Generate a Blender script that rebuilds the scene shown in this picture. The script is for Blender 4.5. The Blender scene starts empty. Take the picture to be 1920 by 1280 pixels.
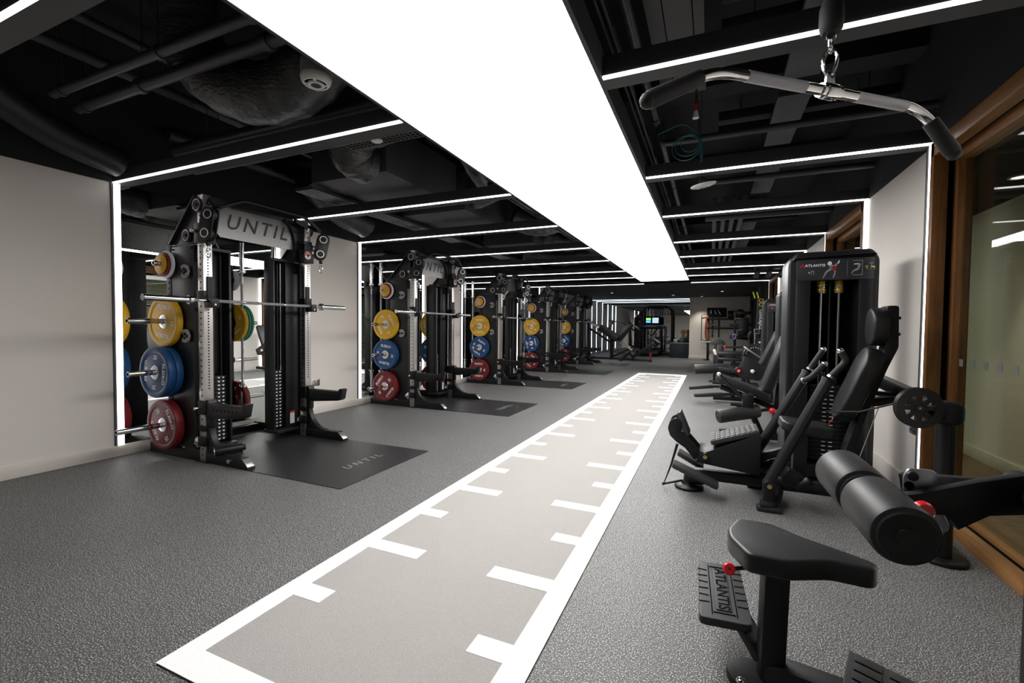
import bpy, bmesh, math, random
from mathutils import Vector, Matrix

# ------------------------------------------------------------------ camera, world, exposure
scene = bpy.context.scene
COL = scene.collection
R = math.radians
CAM_H, F_PX = 1.16, 847.4
YAW, PITCH, ROLL = R(23.76), R(1.798), R(0.55)
fw = Vector((-math.sin(YAW) * math.cos(PITCH), math.cos(YAW) * math.cos(PITCH), -math.sin(PITCH)))
rt0 = Vector((math.cos(YAW), math.sin(YAW), 0.0))
up0 = rt0.cross(fw)
rt = rt0 * math.cos(ROLL) + up0 * math.sin(ROLL)
up = up0 * math.cos(ROLL) - rt0 * math.sin(ROLL)
cam_data = bpy.data.cameras.new('camera')
cam = bpy.data.objects.new('camera', cam_data)
COL.objects.link(cam)
cam_data.sensor_width = 36.0
cam_data.lens = F_PX / 1920 * 36.0
cam_data.clip_start = 0.02
cam_data.clip_end = 120
mw = Matrix((rt, up, -fw)).transposed().to_4x4()
mw.translation = (0, 0, CAM_H)
cam.matrix_world = mw
scene.camera = cam

world = bpy.data.worlds.new('world')
scene.world = world
world.use_nodes = True
world.node_tree.nodes['Background'].inputs[0].default_value = (0.6, 0.65, 0.7, 1)
world.node_tree.nodes['Background'].inputs[1].default_value = 0.02
vs = scene.view_settings
scene.display_settings.display_device = 'sRGB'
vs.view_transform = 'Standard'
vs.look = 'None'
vs.gamma = 1.0
vs.use_curve_mapping = False
vs.exposure = 0.0
cy = scene.cycles
cy.max_bounces = 10
cy.diffuse_bounces = 5
cy.glossy_bounces = 6
cy.transmission_bounces = 6
cy.transparent_max_bounces = 8
cy.sample_clamp_indirect = 6.0
cy.use_denoising = True

PANEL_GLOW, STRIP_GLOW = 10.5, 4.5

# ------------------------------------------------------------------ materials
MATS = {}
def nodes_of(name):
    m = bpy.data.materials.new(name)
    m.use_nodes = True
    nt = m.node_tree
    return m, nt, nt.nodes['Principled BSDF']

def mat(name, color, rough=0.5, metal=0.0, spec=0.5, bump=0.0, bscale=60.0, var=0.0, coat=0.0, stretch=None, rvar=0.0):
    m, nt, b = nodes_of(name)
    b.inputs['Base Color'].default_value = (*color, 1)
    b.inputs['Roughness'].default_value = rough
    b.inputs['Metallic'].default_value = metal
    b.inputs['Specular IOR Level'].default_value = spec
    if coat:
        b.inputs['Coat Weight'].default_value = coat
        b.inputs['Coat Roughness'].default_value = 0.25
    tc = nt.nodes.new('ShaderNodeTexCoord')
    mp = nt.nodes.new('ShaderNodeMapping')
    if stretch: mp.inputs['Scale'].default_value = stretch
    nt.links.new(tc.outputs['Object'], mp.inputs[0])
    nz = nt.nodes.new('ShaderNodeTexNoise')
    nz.inputs['Scale'].default_value = bscale
    nz.inputs['Detail'].default_value = 4
    nt.links.new(mp.outputs[0], nz.inputs['Vector'])
    if bump:
        bp = nt.nodes.new('ShaderNodeBump')
        bp.inputs['Strength'].default_value = bump
        bp.inputs['Distance'].default_value = 0.01
        nt.links.new(nz.outputs['Fac'], bp.inputs['Height'])
        nt.links.new(bp.outputs[0], b.inputs['Normal'])
    if var:
        mx = nt.nodes.new('ShaderNodeMix')
        mx.data_type = 'RGBA'
        mx.inputs[6].default_value = (*[c * (1 - var) for c in color], 1)
        mx.inputs[7].default_value = (*[min(1, c * (1 + var)) for c in color], 1)
        nt.links.new(nz.outputs['Fac'], mx.inputs[0])
        nt.links.new(mx.outputs[2], b.inputs['Base Color'])
    if rvar:
        mr = nt.nodes.new('ShaderNodeMapRange')
        mr.inputs[3].default_value = max(0.02, rough - rvar)
        mr.inputs[4].default_value = rough + rvar
        nt.links.new(nz.outputs['Fac'], mr.inputs[0])
        nt.links.new(mr.outputs[0], b.inputs['Roughness'])
    MATS[name] = m
    return m

def emit(name, color, strength):
    m, nt, b = nodes_of(name)
    b.inputs['Base Color'].default_value = (0.8, 0.8, 0.8, 1)
    b.inputs['Emission Color'].default_value = (*color, 1)
    b.inputs['Emission Strength'].default_value = strength
    MATS[name] = m

emit('panel_light', (1.0, 0.985, 0.97), PANEL_GLOW)
emit('strip_light', (1.0, 0.97, 0.98), STRIP_GLOW)
emit('strip_dim', (0.78, 0.88, 1.0), 4.5)
emit('screen_blue', (0.08, 0.4, 0.75), 1.6)
emit('screen_green', (0.25, 0.75, 0.15), 1.4)
emit('screen_grey', (0.45, 0.6, 0.7), 1.2)
emit('lamp_glow', (1.0, 0.9, 0.75), 6.0)
mat('wall_paint', (0.78, 0.73, 0.68), 0.75, bump=0.02, bscale=200, var=0.02)
mat('skirting_paint', (0.70, 0.655, 0.60), 0.45)
mat('wall_black', (0.010, 0.010, 0.011), 0.8, var=0.2, bscale=4)
mat('ceiling_black', (0.008, 0.008, 0.009), 0.9, var=0.3, bscale=3)
mat('duct_black', (0.030, 0.030, 0.032), 0.42, spec=0.5, bump=0.25, bscale=18, rvar=0.1)
mat('foil_black', (0.035, 0.035, 0.036), 0.38, spec=0.6, bump=0.9, bscale=22, stretch=(1, 1, 2.5), rvar=0.12)
mat('duct_dark', (0.012, 0.012, 0.013), 0.45, spec=0.4, bump=0.2, bscale=18)
mat('pipe_black', (0.030, 0.030, 0.032), 0.5)
mat('board_black', (0.040, 0.040, 0.043), 0.6, var=0.1, bscale=6)
mat('grille_grey', (0.14, 0.14, 0.145), 0.35, metal=0.6)
mat('beam_black', (0.030, 0.030, 0.032), 0.55)
mat('steel_black', (0.0055, 0.0055, 0.0062), 0.45, spec=0.35, bump=0.04, bscale=500)
mat('satin_black', (0.011, 0.011, 0.013), 0.38, spec=0.42)
mat('shroud_black', (0.0085, 0.0085, 0.0105), 0.40, spec=0.42, bump=0.03, bscale=400)
mat('hole_black', (0.002, 0.002, 0.002), 0.9, spec=0.1)
mat('vinyl_black', (0.010, 0.010, 0.0105), 0.42, spec=0.45, bump=0.05, bscale=350, rvar=0.05)
mat('foam_black', (0.016, 0.016, 0.0165), 0.48, spec=0.45, bump=0.03, bscale=300)
mat('rubber_black', (0.008, 0.008, 0.0085), 0.62, bump=0.08, bscale=300)
mat('rubber_tread', (0.022, 0.022, 0.023), 0.55, bump=0.08, bscale=300)
mat('stainless', (0.62, 0.60, 0.58), 0.34, metal=1.0, rvar=0.08, bscale=90, stretch=(1, 1, 12))
mat('brushed_sign', (0.15, 0.146, 0.142), 0.30, metal=1.0, rvar=0.1, bscale=60, stretch=(1, 14, 1))
mat('chrome', (0.75, 0.75, 0.75), 0.12, metal=1.0)
mat('knurl', (0.50, 0.50, 0.52), 0.42, metal=1.0, bump=0.6, bscale=900)
mat('hub_steel', (0.72, 0.72, 0.73), 0.28, metal=1.0)
mat('plate_steel', (0.40, 0.43, 0.46), 0.38, metal=1.0)
mat('brass', (0.72, 0.55, 0.18), 0.3, metal=1.0)
mat('plate_yellow', (0.66, 0.37, 0.012), 0.48, spec=0.4)
mat('plate_blue', (0.006, 0.055, 0.17), 0.48, spec=0.4)
mat('plate_red', (0.16, 0.008, 0.012), 0.48, spec=0.4)
mat('plate_green', (0.012, 0.20, 0.11), 0.48, spec=0.4)
mat('plate_white', (0.86, 0.89, 0.94), 0.45, spec=0.4)
mat('letter_white', (0.80, 0.80, 0.80), 0.5)
mat('letter_black', (0.008, 0.008, 0.008), 0.5)
mat('letter_grey', (0.26, 0.26, 0.265), 0.6)
mat('label_white', (0.62, 0.62, 0.61), 0.5)
mat('label_red', (0.45, 0.03, 0.025), 0.5)
mat('red_plastic', (0.62, 0.010, 0.014), 0.28, spec=0.5)
mat('orange_plastic', (0.75, 0.12, 0.02), 0.4)
mat('white_plastic', (0.68, 0.67, 0.64), 0.4)
mat('grey_plastic', (0.30, 0.29, 0.28), 0.5)
mat('lime_plastic', (0.55, 0.70, 0.02), 0.4)
mat('blue_cable', (0.03, 0.14, 0.19), 0.45)
mat('blue_print', (0.05, 0.12, 0.7), 0.5)
mat('placard', (0.028, 0.028, 0.034), 0.3, spec=0.5)
mat('yellow_print', (0.7, 0.5, 0.03), 0.5)
mat('turf_white', (0.90, 0.89, 0.87), 0.9, spec=0.1, bump=0.5, bscale=260, var=0.04)
mat('turf_grey', (0.36, 0.347, 0.33), 0.92, spec=0.1, bump=0.6, bscale=240, var=0.16)
mat('mat_rubber', (0.020, 0.020, 0.021), 0.42, spec=0.4, bump=0.04, bscale=120, rvar=0.08, var=0.25)
mat('frosted', (0.15, 0.16, 0.15), 0.6)
mat('amber_band', (0.42, 0.10, 0.02), 0.6)
mat('purple_band', (0.35, 0.28, 0.6), 0.5)
mat('navy_box', (0.012, 0.016, 0.024), 0.6)
mat('skin_tan', (0.55, 0.30, 0.12), 0.6)
mat('teal_soft', (0.05, 0.22, 0.28), 0.6)
mat('concrete_dark', (0.03, 0.03, 0.032), 0.8, var=0.2, bscale=3)

def rubber_floor():
    m, nt, b = nodes_of('rubber_floor')
    tc = nt.nodes.new('ShaderNodeTexCoord')
    fine = nt.nodes.new('ShaderNodeTexNoise'); fine.inputs['Scale'].default_value = 210; fine.inputs['Detail'].default_value = 3
    coarse = nt.nodes.new('ShaderNodeTexNoise'); coarse.inputs['Scale'].default_value = 1.3; coarse.inputs['Detail'].default_value = 3
    for n in (fine, coarse): nt.links.new(tc.outputs['Object'], n.inputs['Vector'])
    cr = nt.nodes.new('ShaderNodeValToRGB')
    e = cr.color_ramp.elements
    e[0].position = 0.44; e[0].color = (0.034, 0.034, 0.035, 1)
    e[1].position = 0.66; e[1].color = (0.62, 0.61, 0.59, 1)
    k = e.new(0.54); k.color = (0.075, 0.074, 0.073, 1)
    nt.links.new(fine.outputs['Fac'], cr.inputs[0])
    mx = nt.nodes.new('ShaderNodeMix'); mx.data_type = 'RGBA'; mx.blend_type = 'MULTIPLY'
    mr = nt.nodes.new('ShaderNodeMapRange'); mr.inputs[3].default_value = 0.85; mr.inputs[4].default_value = 1.15
    nt.links.new(coarse.outputs['Fac'], mr.inputs[0])
    mx.inputs[0].default_value = 1.0
    nt.links.new(cr.outputs[0], mx.inputs[6]); nt.links.new(mr.outputs[0], mx.inputs[7])
    nt.links.new(mx.outputs[2], b.inputs['Base Color'])
    b.inputs['Roughness'].default_value = 0.55
    b.inputs['Specular IOR Level'].default_value = 0.45
    bp = nt.nodes.new('ShaderNodeBump'); bp.inputs['Strength'].default_value = 0.08; bp.inputs['Distance'].default_value = 0.002
    nt.links.new(fine.outputs['Fac'], bp.inputs['Height']); nt.links.new(bp.outputs[0], b.inputs['Normal'])
    MATS['rubber_floor'] = m
rubber_floor()

def wood(name, c1, c2, scale):
    m, nt, b = nodes_of(name)
    tc = nt.nodes.new('ShaderNodeTexCoord')
    mp = nt.nodes.new('ShaderNodeMapping'); mp.inputs['Scale'].default_value = scale
    nz = nt.nodes.new('ShaderNodeTexNoise'); nz.inputs['Scale'].default_value = 3.0; nz.inputs['Detail'].default_value = 6; nz.inputs['Distortion'].default_value = 0.6
    nt.links.new(tc.outputs['Object'], mp.inputs[0]); nt.links.new(mp.outputs[0], nz.inputs['Vector'])
    cr = nt.nodes.new('ShaderNodeValToRGB')
    cr.color_ramp.elements[0].position = 0.3; cr.color_ramp.elements[0].color = (*c1, 1)
    cr.color_ramp.elements[1].position = 0.72; cr.color_ramp.elements[1].color = (*c2, 1)
    nt.links.new(nz.outputs['Fac'], cr.inputs[0]); nt.links.new(cr.outputs[0], b.inputs['Base Color'])
    b.inputs['Roughness'].default_value = 0.45
    MATS[name] = m
wood('oak_upright', (0.13, 0.050, 0.013), (0.27, 0.115, 0.034), (9, 9, 0.8))
wood('oak_along', (0.17, 0.075, 0.022), (0.33, 0.16, 0.055), (9, 0.8, 9))
wood('plank_floor', (0.13, 0.075, 0.045), (0.26, 0.16, 0.10), (1.2, 14, 3))

def glass_mat():
    m = bpy.data.materials.new('tinted_glass'); m.use_nodes = True
    nt = m.node_tree; nt.nodes.clear()
    out = nt.nodes.new('ShaderNodeOutputMaterial')
    tr = nt.nodes.new('ShaderNodeBsdfTransparent'); tr.inputs[0].default_value = (0.76, 0.80, 0.73, 1)
    gl = nt.nodes.new('ShaderNodeBsdfGlossy'); gl.inputs['Roughness'].default_value = 0.01
    ge = nt.nodes.new('ShaderNodeNewGeometry')
    dt = nt.nodes.new('ShaderNodeVectorMath'); dt.operation = 'DOT_PRODUCT'
    nt.links.new(ge.outputs['Incoming'], dt.inputs[0]); nt.links.new(ge.outputs['Normal'], dt.inputs[1])
    def mth(op, a, b):
        n = nt.nodes.new('ShaderNodeMath'); n.operation = op
        for i, v in enumerate((a, b)):
            if v is None: continue
            if isinstance(v, (int, float)): n.inputs[i].default_value = v
            else: nt.links.new(v, n.inputs[i])
        return n.outputs[0]
    ab = mth('ABSOLUTE', dt.outputs['Value'], None)
    fr_out = mth('ADD', mth('MULTIPLY', mth('POWER', mth('SUBTRACT', 1.0, ab), 5.0), 0.96), 0.04)
    mx = nt.nodes.new('ShaderNodeMixShader')
    nt.links.new(fr_out, mx.inputs[0]); nt.links.new(tr.outputs[0], mx.inputs[1]); nt.links.new(gl.outputs[0], mx.inputs[2])
    nt.links.new(mx.outputs[0], out.inputs[0])
    MATS['tinted_glass'] = m
glass_mat()
mat('mirror_silver', (0.86, 0.88, 0.87), 0.0, metal=1.0)

# ------------------------------------------------------------------ mesh builder
FONT_CACHE = {}
def text_mesh(s, shear, bold, spacing):
    key = (s, shear, bold, spacing)
    if key not in FONT_CACHE:
        cu = bpy.data.curves.new('lettering', 'FONT')
        cu.body = s; cu.size = 1.0; cu.shear = shear; cu.offset = bold; cu.space_character = spacing
        cu.align_x = 'CENTER'; cu.align_y = 'CENTER'; cu.extrude = 0.0; cu.resolution_u = 2
        ob = bpy.data.objects.new('lettering', cu)
        COL.objects.link(ob)
        dg = bpy.context.evaluated_depsgraph_get()
        FONT_CACHE[key] = bpy.data.meshes.new_from_object(ob.evaluated_get(dg))
        bpy.data.objects.remove(ob); bpy.data.curves.remove(cu)
    return FONT_CACHE[key]

def fillet(pts, r, n=4):
    pts = [Vector(p) for p in pts]
    out = [pts[0]]
    for a, b, c in zip(pts, pts[1:], pts[2:]):
        d1, d2 = (a - b), (c - b)
        q = min(r, d1.length * 0.49, d2.length * 0.49)
        p1, p2 = b + d1.normalized() * q, b + d2.normalized() * q
        for i in range(n + 1):
            t = i / n
            out.append(p1 * (1 - t) ** 2 + b * 2 * t * (1 - t) + p2 * t * t)
    out.append(pts[-1])
    return out

def rpoly(pts, r, n=4):
    out = []
    k = len(pts)
    for i in range(k):
        a, b, c = Vector(pts[i - 1]), Vector(pts[i]), Vector(pts[(i + 1) % k])
        rr = r[i] if isinstance(r, (list, tuple)) else r
        d1, d2 = a - b, c - b
        q = min(rr, d1.length * 0.49, d2.length * 0.49)
        p1, p2 = b + d1.normalized() * q, b + d2.normalized() * q
        if q < 1e-5: out.append(tuple(b)); continue
        for j in range(n + 1):
            t = j / n
            out.append(tuple(p1 * (1 - t) ** 2 + b * 2 * t * (1 - t) + p2 * t * t))
    return out

def capsule2(cx, cz, w, h, n=8):
    r = w / 2; out = []
    for i in range(n + 1):
        a = math.pi * i / n
        out.append((cx + r * math.cos(a), cz + h / 2 - r + r * math.sin(a)))
    for i in range(n + 1):
        a = math.pi + math.pi * i / n
        out.append((cx + r * math.cos(a), cz - h / 2 + r + r * math.sin(a)))
    return out

class M:
    def __init__(self, o=(0, 0, 0)):
        self.bm = bmesh.new(); self.slots = []; self.o = Vector(o)
    def slot(self, k):
        if k not in self.slots: self.slots.append(k)
        return self.slots.index(k)
    def merge(self, tb, k, mx=None):
        i = self.slot(k)
        for f in tb.faces: f.material_index = i
        if mx is not None: bmesh.ops.transform(tb, matrix=mx, verts=tb.verts)
        me = bpy.data.meshes.new('tmp'); tb.to_mesh(me); tb.free()
        self.bm.from_mesh(me); bpy.data.meshes.remove(me)
        return self
    def obox(self, c, size, k, rot=None, bev=0, seg=2):
        tb = bmesh.new(); bmesh.ops.create_cube(tb, size=1.0)
        bmesh.ops.scale(tb, vec=size, verts=tb.verts)
        if bev:
            bmesh.ops.bevel(tb, geom=list(tb.edges), offset=min(bev, min(size) * 0.49), segments=seg, affect='EDGES', profile=0.5)
        mx = Matrix.Translation(c)
        if rot is not None: mx = mx @ (rot.to_4x4())
        return self.merge(tb, k, mx)
    def box(self, a, b, k, bev=0, seg=2):
        c = [(p + q) / 2 for p, q in zip(a, b)]
        return self.obox(c, [abs(q - p) for p, q in zip(a, b)], k, None, bev, seg)
    def beam(self, p0, p1, w, h, k, bev=0, seg=2, side=(0, 0, 1), ext=0):
        p0, p1 = Vector(p0), Vector(p1); d = p1 - p0; L = d.length + ext; z = d.normalized()
        s = Vector(side)
        x = s.cross(z)
        if x.length < 1e-4: x = Vector((0, 1, 0)).cross(z)
        x.normalize(); y = z.cross(x)
        return self.obox((p0 + p1) / 2, (w, h, L), k, Matrix((x, y, z)).transposed(), bev, seg)
    def cyl(self, p0, p1, r, k, r1=None, seg=20, bev=0, cap=True):
        p0, p1 = Vector(p0), Vector(p1); d = p1 - p0
        tb = bmesh.new()
        bmesh.ops.create_cone(tb, cap_ends=cap, segments=seg, radius1=r, radius2=r if r1 is None else r1, depth=d.length)
        if bev:
            es = [e for e in tb.edges if abs(e.verts[0].co.z - e.verts[1].co.z) < 1e-6]
            bmesh.ops.bevel(tb, geom=es, offset=bev, segments=3, affect='EDGES', profile=0.5)
        q = Vector((0, 0, 1)).rotation_difference(d.normalized())
        return self.merge(tb, k, Matrix.Translation((p0 + p1) / 2) @ q.to_matrix().to_4x4())
    def tube(self, pts, r, k, seg=10, closed=False):
        pts = [Vector(p) for p in pts]; n = len(pts)
        tb = bmesh.new(); rings = []
        t0 = (pts[1] - pts[0]).normalized()
        nrm = t0.cross(Vector((0, 0, 1)))
        if nrm.length < 1e-3: nrm = t0.cross(Vector((0, 1, 0)))
        nrm.normalize()
        for i, p in enumerate(pts):
            if closed: t = (pts[(i + 1) % n] - pts[i - 1]).normalized()
            elif i == 0: t = t0
            elif i == n - 1: t = (pts[-1] - pts[-2]).normalized()
            else: t = ((pts[i + 1] - p).normalized() + (p - pts[i - 1]).normalized()).normalized()
            nrm = (nrm - t * nrm.dot(t))
            if nrm.length < 1e-5: nrm = t.orthogonal()
            nrm.normalize(); b = t.cross(nrm)
            rr = r[i] if isinstance(r, (list, tuple)) else r
            rings.append([tb.verts.new(p + (nrm * math.cos(2 * math.pi * j / seg) + b * math.sin(2 * math.pi * j / seg)) * rr) for j in range(seg)])
        m = n if closed else n - 1
        for i in range(m):
            a, c = rings[i], rings[(i + 1) % n]
            for j in range(seg):
                tb.faces.new((a[j], a[(j + 1) % seg], c[(j + 1) % seg], c[j]))
        if not closed:
            tb.faces.new(list(reversed(rings[0]))); tb.faces.new(rings[-1])
        bmesh.ops.recalc_face_normals(tb, faces=tb.faces)
        return self.merge(tb, k)
    def prism(self, pts, plane, a, b, k, bev=0, seg=2):
        tb = bmesh.new()
        def v(p, t):
            return {'xy': (p[0], p[1], t), 'xz': (p[0], t, p[1]), 'yz': (t, p[0], p[1])}[plane]
        lo = [tb.verts.new(v(p, a)) for p in pts]; hi = [tb.verts.new(v(p, b)) for p in pts]
        n = len(pts)
        tb.faces.new(lo); tb.faces.new(hi)
        for i in range(n): tb.faces.new((lo[i], lo[(i + 1) % n], hi[(i + 1) % n], hi[i]))
        bmesh.ops.recalc_face_normals(tb, faces=tb.faces)
        if bev:
            los, his = set(lo), set(hi)
            es = [e for e in tb.edges if (e.verts[0] in los) == (e.verts[1] in los)]
            bmesh.ops.bevel(tb, geom=es, offset=bev, segments=seg, affect='EDGES', profile=0.5)
        return self.merge(tb, k)
    def pad(self, pts, thick, k, mx, bev=0.015, seg=3):
        tb = bmesh.new()
        lo = [tb.verts.new((p[0], p[1], -thick / 2)) for p in pts]; hi = [tb.verts.new((p[0], p[1], thick / 2)) for p in pts]
        n = len(pts); tb.faces.new(lo); tb.faces.new(hi)
        for i in range(n): tb.faces.new((lo[i], lo[(i + 1) % n], hi[(i + 1) % n], hi[i]))
        bmesh.ops.recalc_face_normals(tb, faces=tb.faces)
        los = set(lo)
        es = [e for e in tb.edges if (e.verts[0] in los) == (e.verts[1] in los)]
        bmesh.ops.bevel(tb, geom=es, offset=bev, segments=seg, affect='EDGES', profile=0.5)
        return self.merge(tb, k, mx)
    def lathe(self, prof, k, o=(0, 0, 0), axis=(0, 0, 1), seg=32):
        tb = bmesh.new(); rings = []
        for (r, h) in prof:
            rings.append([tb.verts.new((r * math.cos(2 * math.pi * j / seg), r * math.sin(2 * math.pi * j / seg), h)) for j in range(seg)] if r > 1e-6 else [tb.verts.new((0, 0, h))])
        for a, c in zip(rings, rings[1:]):
            for j in range(seg):
                f = [a[j % len(a)], a[(j + 1) % len(a)], c[(j + 1) % len(c)], c[j % len(c)]]
                f = list(dict.fromkeys(f))
                if len(f) > 2: tb.faces.new(f)
        bmesh.ops.recalc_face_normals(tb, faces=tb.faces)
        q = Vector((0, 0, 1)).rotation_difference(Vector(axis).normalized())
        return self.merge(tb, k, Matrix.Translation(o) @ q.to_matrix().to_4x4())
    def ball(self, c, r, k, scale=(1, 1, 1), seg=16):
        tb = bmesh.new(); bmesh.ops.create_uvsphere(tb, u_segments=seg, v_segments=seg // 2 + 1, radius=r)
        return self.merge(tb, k, Matrix.Translation(c) @ Matrix.Diagonal((*scale, 1)))
    def text(self, s, size, o, xd, yd, k, shear=0.0, bold=0.0, spacing=1.0, sx=1.0):
        me = text_mesh(s, shear, bold, spacing)
        tb = bmesh.new(); tb.from_mesh(me)
        xd, yd = Vector(xd).normalized(), Vector(yd).normalized()
        mx = Matrix((xd * size * sx, yd * size, xd.cross(yd) * size)).transposed().to_4x4(); mx.translation = o
        return self.merge(tb, k, mx)
    def quad(self, o, u, v, k):
        o, u, v = Vector(o), Vector(u), Vector(v)
        tb = bmesh.new(); tb.faces.new([tb.verts.new(p) for p in (o, o + u, o + u + v, o + v)])
        return self.merge(tb, k)
    def build(self, name, parent=None, loc=None, angle=35):
        me = bpy.data.meshes.new(name)
        if self.o.length: bmesh.ops.translate(self.bm, vec=-self.o, verts=self.bm.verts)
        self.bm.to_mesh(me); self.bm.free()
        for k in self.slots: me.materials.append(MATS[k])
        for p in me.polygons: p.use_smooth = True
        me.set_sharp_from_angle(angle=R(angle))
        ob = bpy.data.objects.new(name, me)
        COL.objects.link(ob)
        if parent is not None: ob.parent = parent
        if loc is not None: ob.location = loc
        elif self.o.length and parent is None: ob.location = self.o
        return ob

def tag(o, label, cat, group=None, kind=None):
    o['label'] = label; o['category'] = cat
    if group: o['group'] = group
    if kind: o['kind'] = kind
    return o

def thing(name, label, cat, loc=(0, 0, 0), group=None, rotz=0.0):
    o = bpy.data.objects.new(name, None)
    o.empty_display_size = 0.1
    COL.objects.link(o)
    o.location = loc; o.rotation_euler = (0, 0, rotz)
    return tag(o, label, cat, group)

def struct(o):
    o['kind'] = 'structure'
    return o

def dup(o, parent=None):
    c = o.copy(); COL.objects.link(c)
    if parent is not None: c.parent = parent
    for ch in list(o.children): dup(ch, c)
    return c

# ------------------------------------------------------------------ layout
XL, XR, ZB = -4.73, 1.30, 2.366
BEAMS = [0.85, 2.204, 3.785, 5.152, 6.735, 8.115, 9.715, 11.02, 12.68]
PX0, PX1, PY0, PY1 = -1.67, -0.528, 0.9, 11.95
ORD = ['nearest', 'second', 'third', 'fourth', 'fifth', 'sixth', 'seventh', 'eighth', 'ninth']

# the ceiling light panel: the room's main lamp
pt = thing('ceiling_light', 'huge glowing white rectangular light panel running along the ceiling over the turf', 'ceiling light', ((PX0 + PX1) / 2, 4.2, ZB))
m = M((*pt.location,)); m.box((PX0, PY0, ZB), (PX1, PY1, ZB + 0.02), 'panel_light'); m.build('diffuser', pt, (0, 0, 0))
m = M((*pt.location,))
for x in (PX0, PX1):
    s = -1 if x == PX0 else 1
    m.box((x, PY0, ZB - 0.004), (x + s * 0.02, PY1, ZB + 0.14), 'beam_black')
m.box((PX0 - 0.02, PY1, ZB - 0.004), (PX1 + 0.02, PY1 + 0.02, ZB + 0.14), 'beam_black')
m.box((PX0, PY0, ZB + 0.03), (PX1, PY1, ZB + 0.14), 'beam_black')
m.build('frame', pt, (0, 0, 0))

# LED portals
def portal(y, label, z=ZB, left=True, right=True, walls=(True, True), full=False, glow='strip_light'):
    t = thing('light_portal', label, 'light strip', (-1.7, y, 0), 'white light strips framing the bays')
    o = (-1.7, y, 0)
    spans = []
    if full: spans = [(XL, full)]
    else:
        if left: spans.append((XL, PX0 - 0.02))
        if right: spans.append((PX1 + 0.02, XR))
    for a, b in spans:
        m = M(o); m.box((a, y - 0.004, z + 0.005), (b, y + 0.012, z + 0.10), 'beam_black'); m.box((a, y + 0.011, z - 0.0055), (b, y + 0.11, z + 0.10), 'beam_black'); m.build('beam', t, (0, 0, 0))
        m = M(o); m.box((a + 0.004, y - 0.008, z - 0.005), (b - 0.004, y + 0.012, z + 0.006), glow); m.build('ceiling_strip', t, (0, 0, 0))
    if left and walls[0]:
        m = M(o); m.box((XL + 0.002, y - 0.004, 0.10), (XL + 0.020, y + 0.042, z - 0.005), glow); m.build('wall_strip', t, (0, 0, 0))
        m = M(o); m.box((XL + 0.001, y - 0.024, 0.095), (XL + 0.014, y - 0.005, z), 'beam_black'); m.build('strip_housing', t, (0, 0, 0))
    if right and walls[1]:
        m = M(o); m.box((XR - 0.026, y - 0.004, 0.02), (XR - 0.002, y + 0.032, z - 0.005), glow); m.build('wall_strip', t, (0, 0, 0))
        m = M(o); m.box((XR - 0.030, y + 0.041, 0.02), (XR - 0.001, y + 0.060, z), 'beam_black'); m.build('strip_housing', t, (0, 0, 0))
    return t
for i, y in enumerate(BEAMS):
    lab = ('white light strip across the top left corner, nearest the camera' if i == 0 else
           'glowing white light strip portal on ceiling and walls, %s from the camera' % ORD[i])
    portal(y, lab)
for y, lab in ((19.2, 'far light strip portal on the left wall just before the treadmill'),
               (20.1, 'far light strip portal on the left wall level with the treadmill'),
               (21.25, 'farthest light strip portal on the left wall against the end mirror')):
    portal(y, lab, z=2.352, right=False, full=-0.80, glow='strip_dim')

# ------------------------------------------------------------------ shell
m = M(); m.box((XL - 0.1, -4.2, -0.1), (1.46, 22.1, 0.0), 'rubber_floor'); struct(m.build('floor'))
m = M(); m.box((1.461, -4.2, -0.1), (2.4, 22.1, 0.0), 'plank_floor'); struct(m.build('floor_corridor'))
m = M(); m.box((XL - 0.1, -4.2, 3.30), (2.4, 13.05, 3.4), 'ceiling_black')
m.box((XL - 0.1, 12.92, 2.40), (2.4, 22.1, 2.55), 'concrete_dark')
m.box((XL - 0.1, 12.90, 2.40), (2.4, 12.98, 3.3), 'ceiling_black')
for yb in (0.3, 3.95, 6.1, 9.0, 11.8):
    m.box((XL, yb, 3.08), (1.46, yb + 0.22, 3.30), 'ceiling_black')
struct(m.build('ceiling'))
m = M(); m.box((XL - 0.1, -4.2, 0), (XL, 22.1, ZB), 'wall_paint')
m.box((XL - 0.1, -4.2, ZB), (XL + 0.002, 13.0, 3.3), 'wall_black')
struct(m.build('wall_left'))
m = M(); m.box((XL, -4.2, 0), (XL + 0.014, 19.15, 0.095), 'skirting_paint', bev=0.004); struct(m.build('baseboard_left'))
m = M()
segs = [(-4.2, BEAMS[1]), (BEAMS[2], BEAMS[3]), (BEAMS[4], BEAMS[5]), (BEAMS[6], BEAMS[7])]
for a, b in segs: m.box((XR, a, 0), (XR + 0.165, b, ZB), 'wall_paint')
m.box((XR, BEAMS[8], 0), (XR + 0.165, 19.0, ZB), 'wall_black')
m.box((XR - 0.002, -4.2, ZB), (XR + 0.165, 13.0, 3.3), 'wall_black')
struct(m.build('wall_right'))
m = M()
for a, b in segs: m.box((XR - 0.014, a + 0.06, 0), (XR, b - 0.01, 0.13), 'skirting_paint', bev=0.004)
struct(m.build('baseboard_right'))
m = M(); m.box((XL - 0.1, -4.3, 0), (2.4, -4.2, 3.4), 'wall_paint'); struct(m.build('wall_back'))
m = M(); m.box((XL - 0.1, 22.1, 0), (2.4, 22.2, 3.4), 'wall_paint'); struct(m.build('wall_end'))
m = M(); m.box((2.235, -4.2, 0), (2.335, 22.1, 2.75), 'wall_paint'); struct(m.build('wall_corridor'))
m = M(); m.box((2.221, -4.2, 0), (2.235, 22.1, 0.11), 'skirting_paint', bev=0.004); struct(m.build('baseboard_corridor'))
m = M(); m.box((1.461, -4.2, 2.25), (2.235, 22.1, 2.35), 'ceiling_black'); struct(m.build('ceiling_corridor'))
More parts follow.
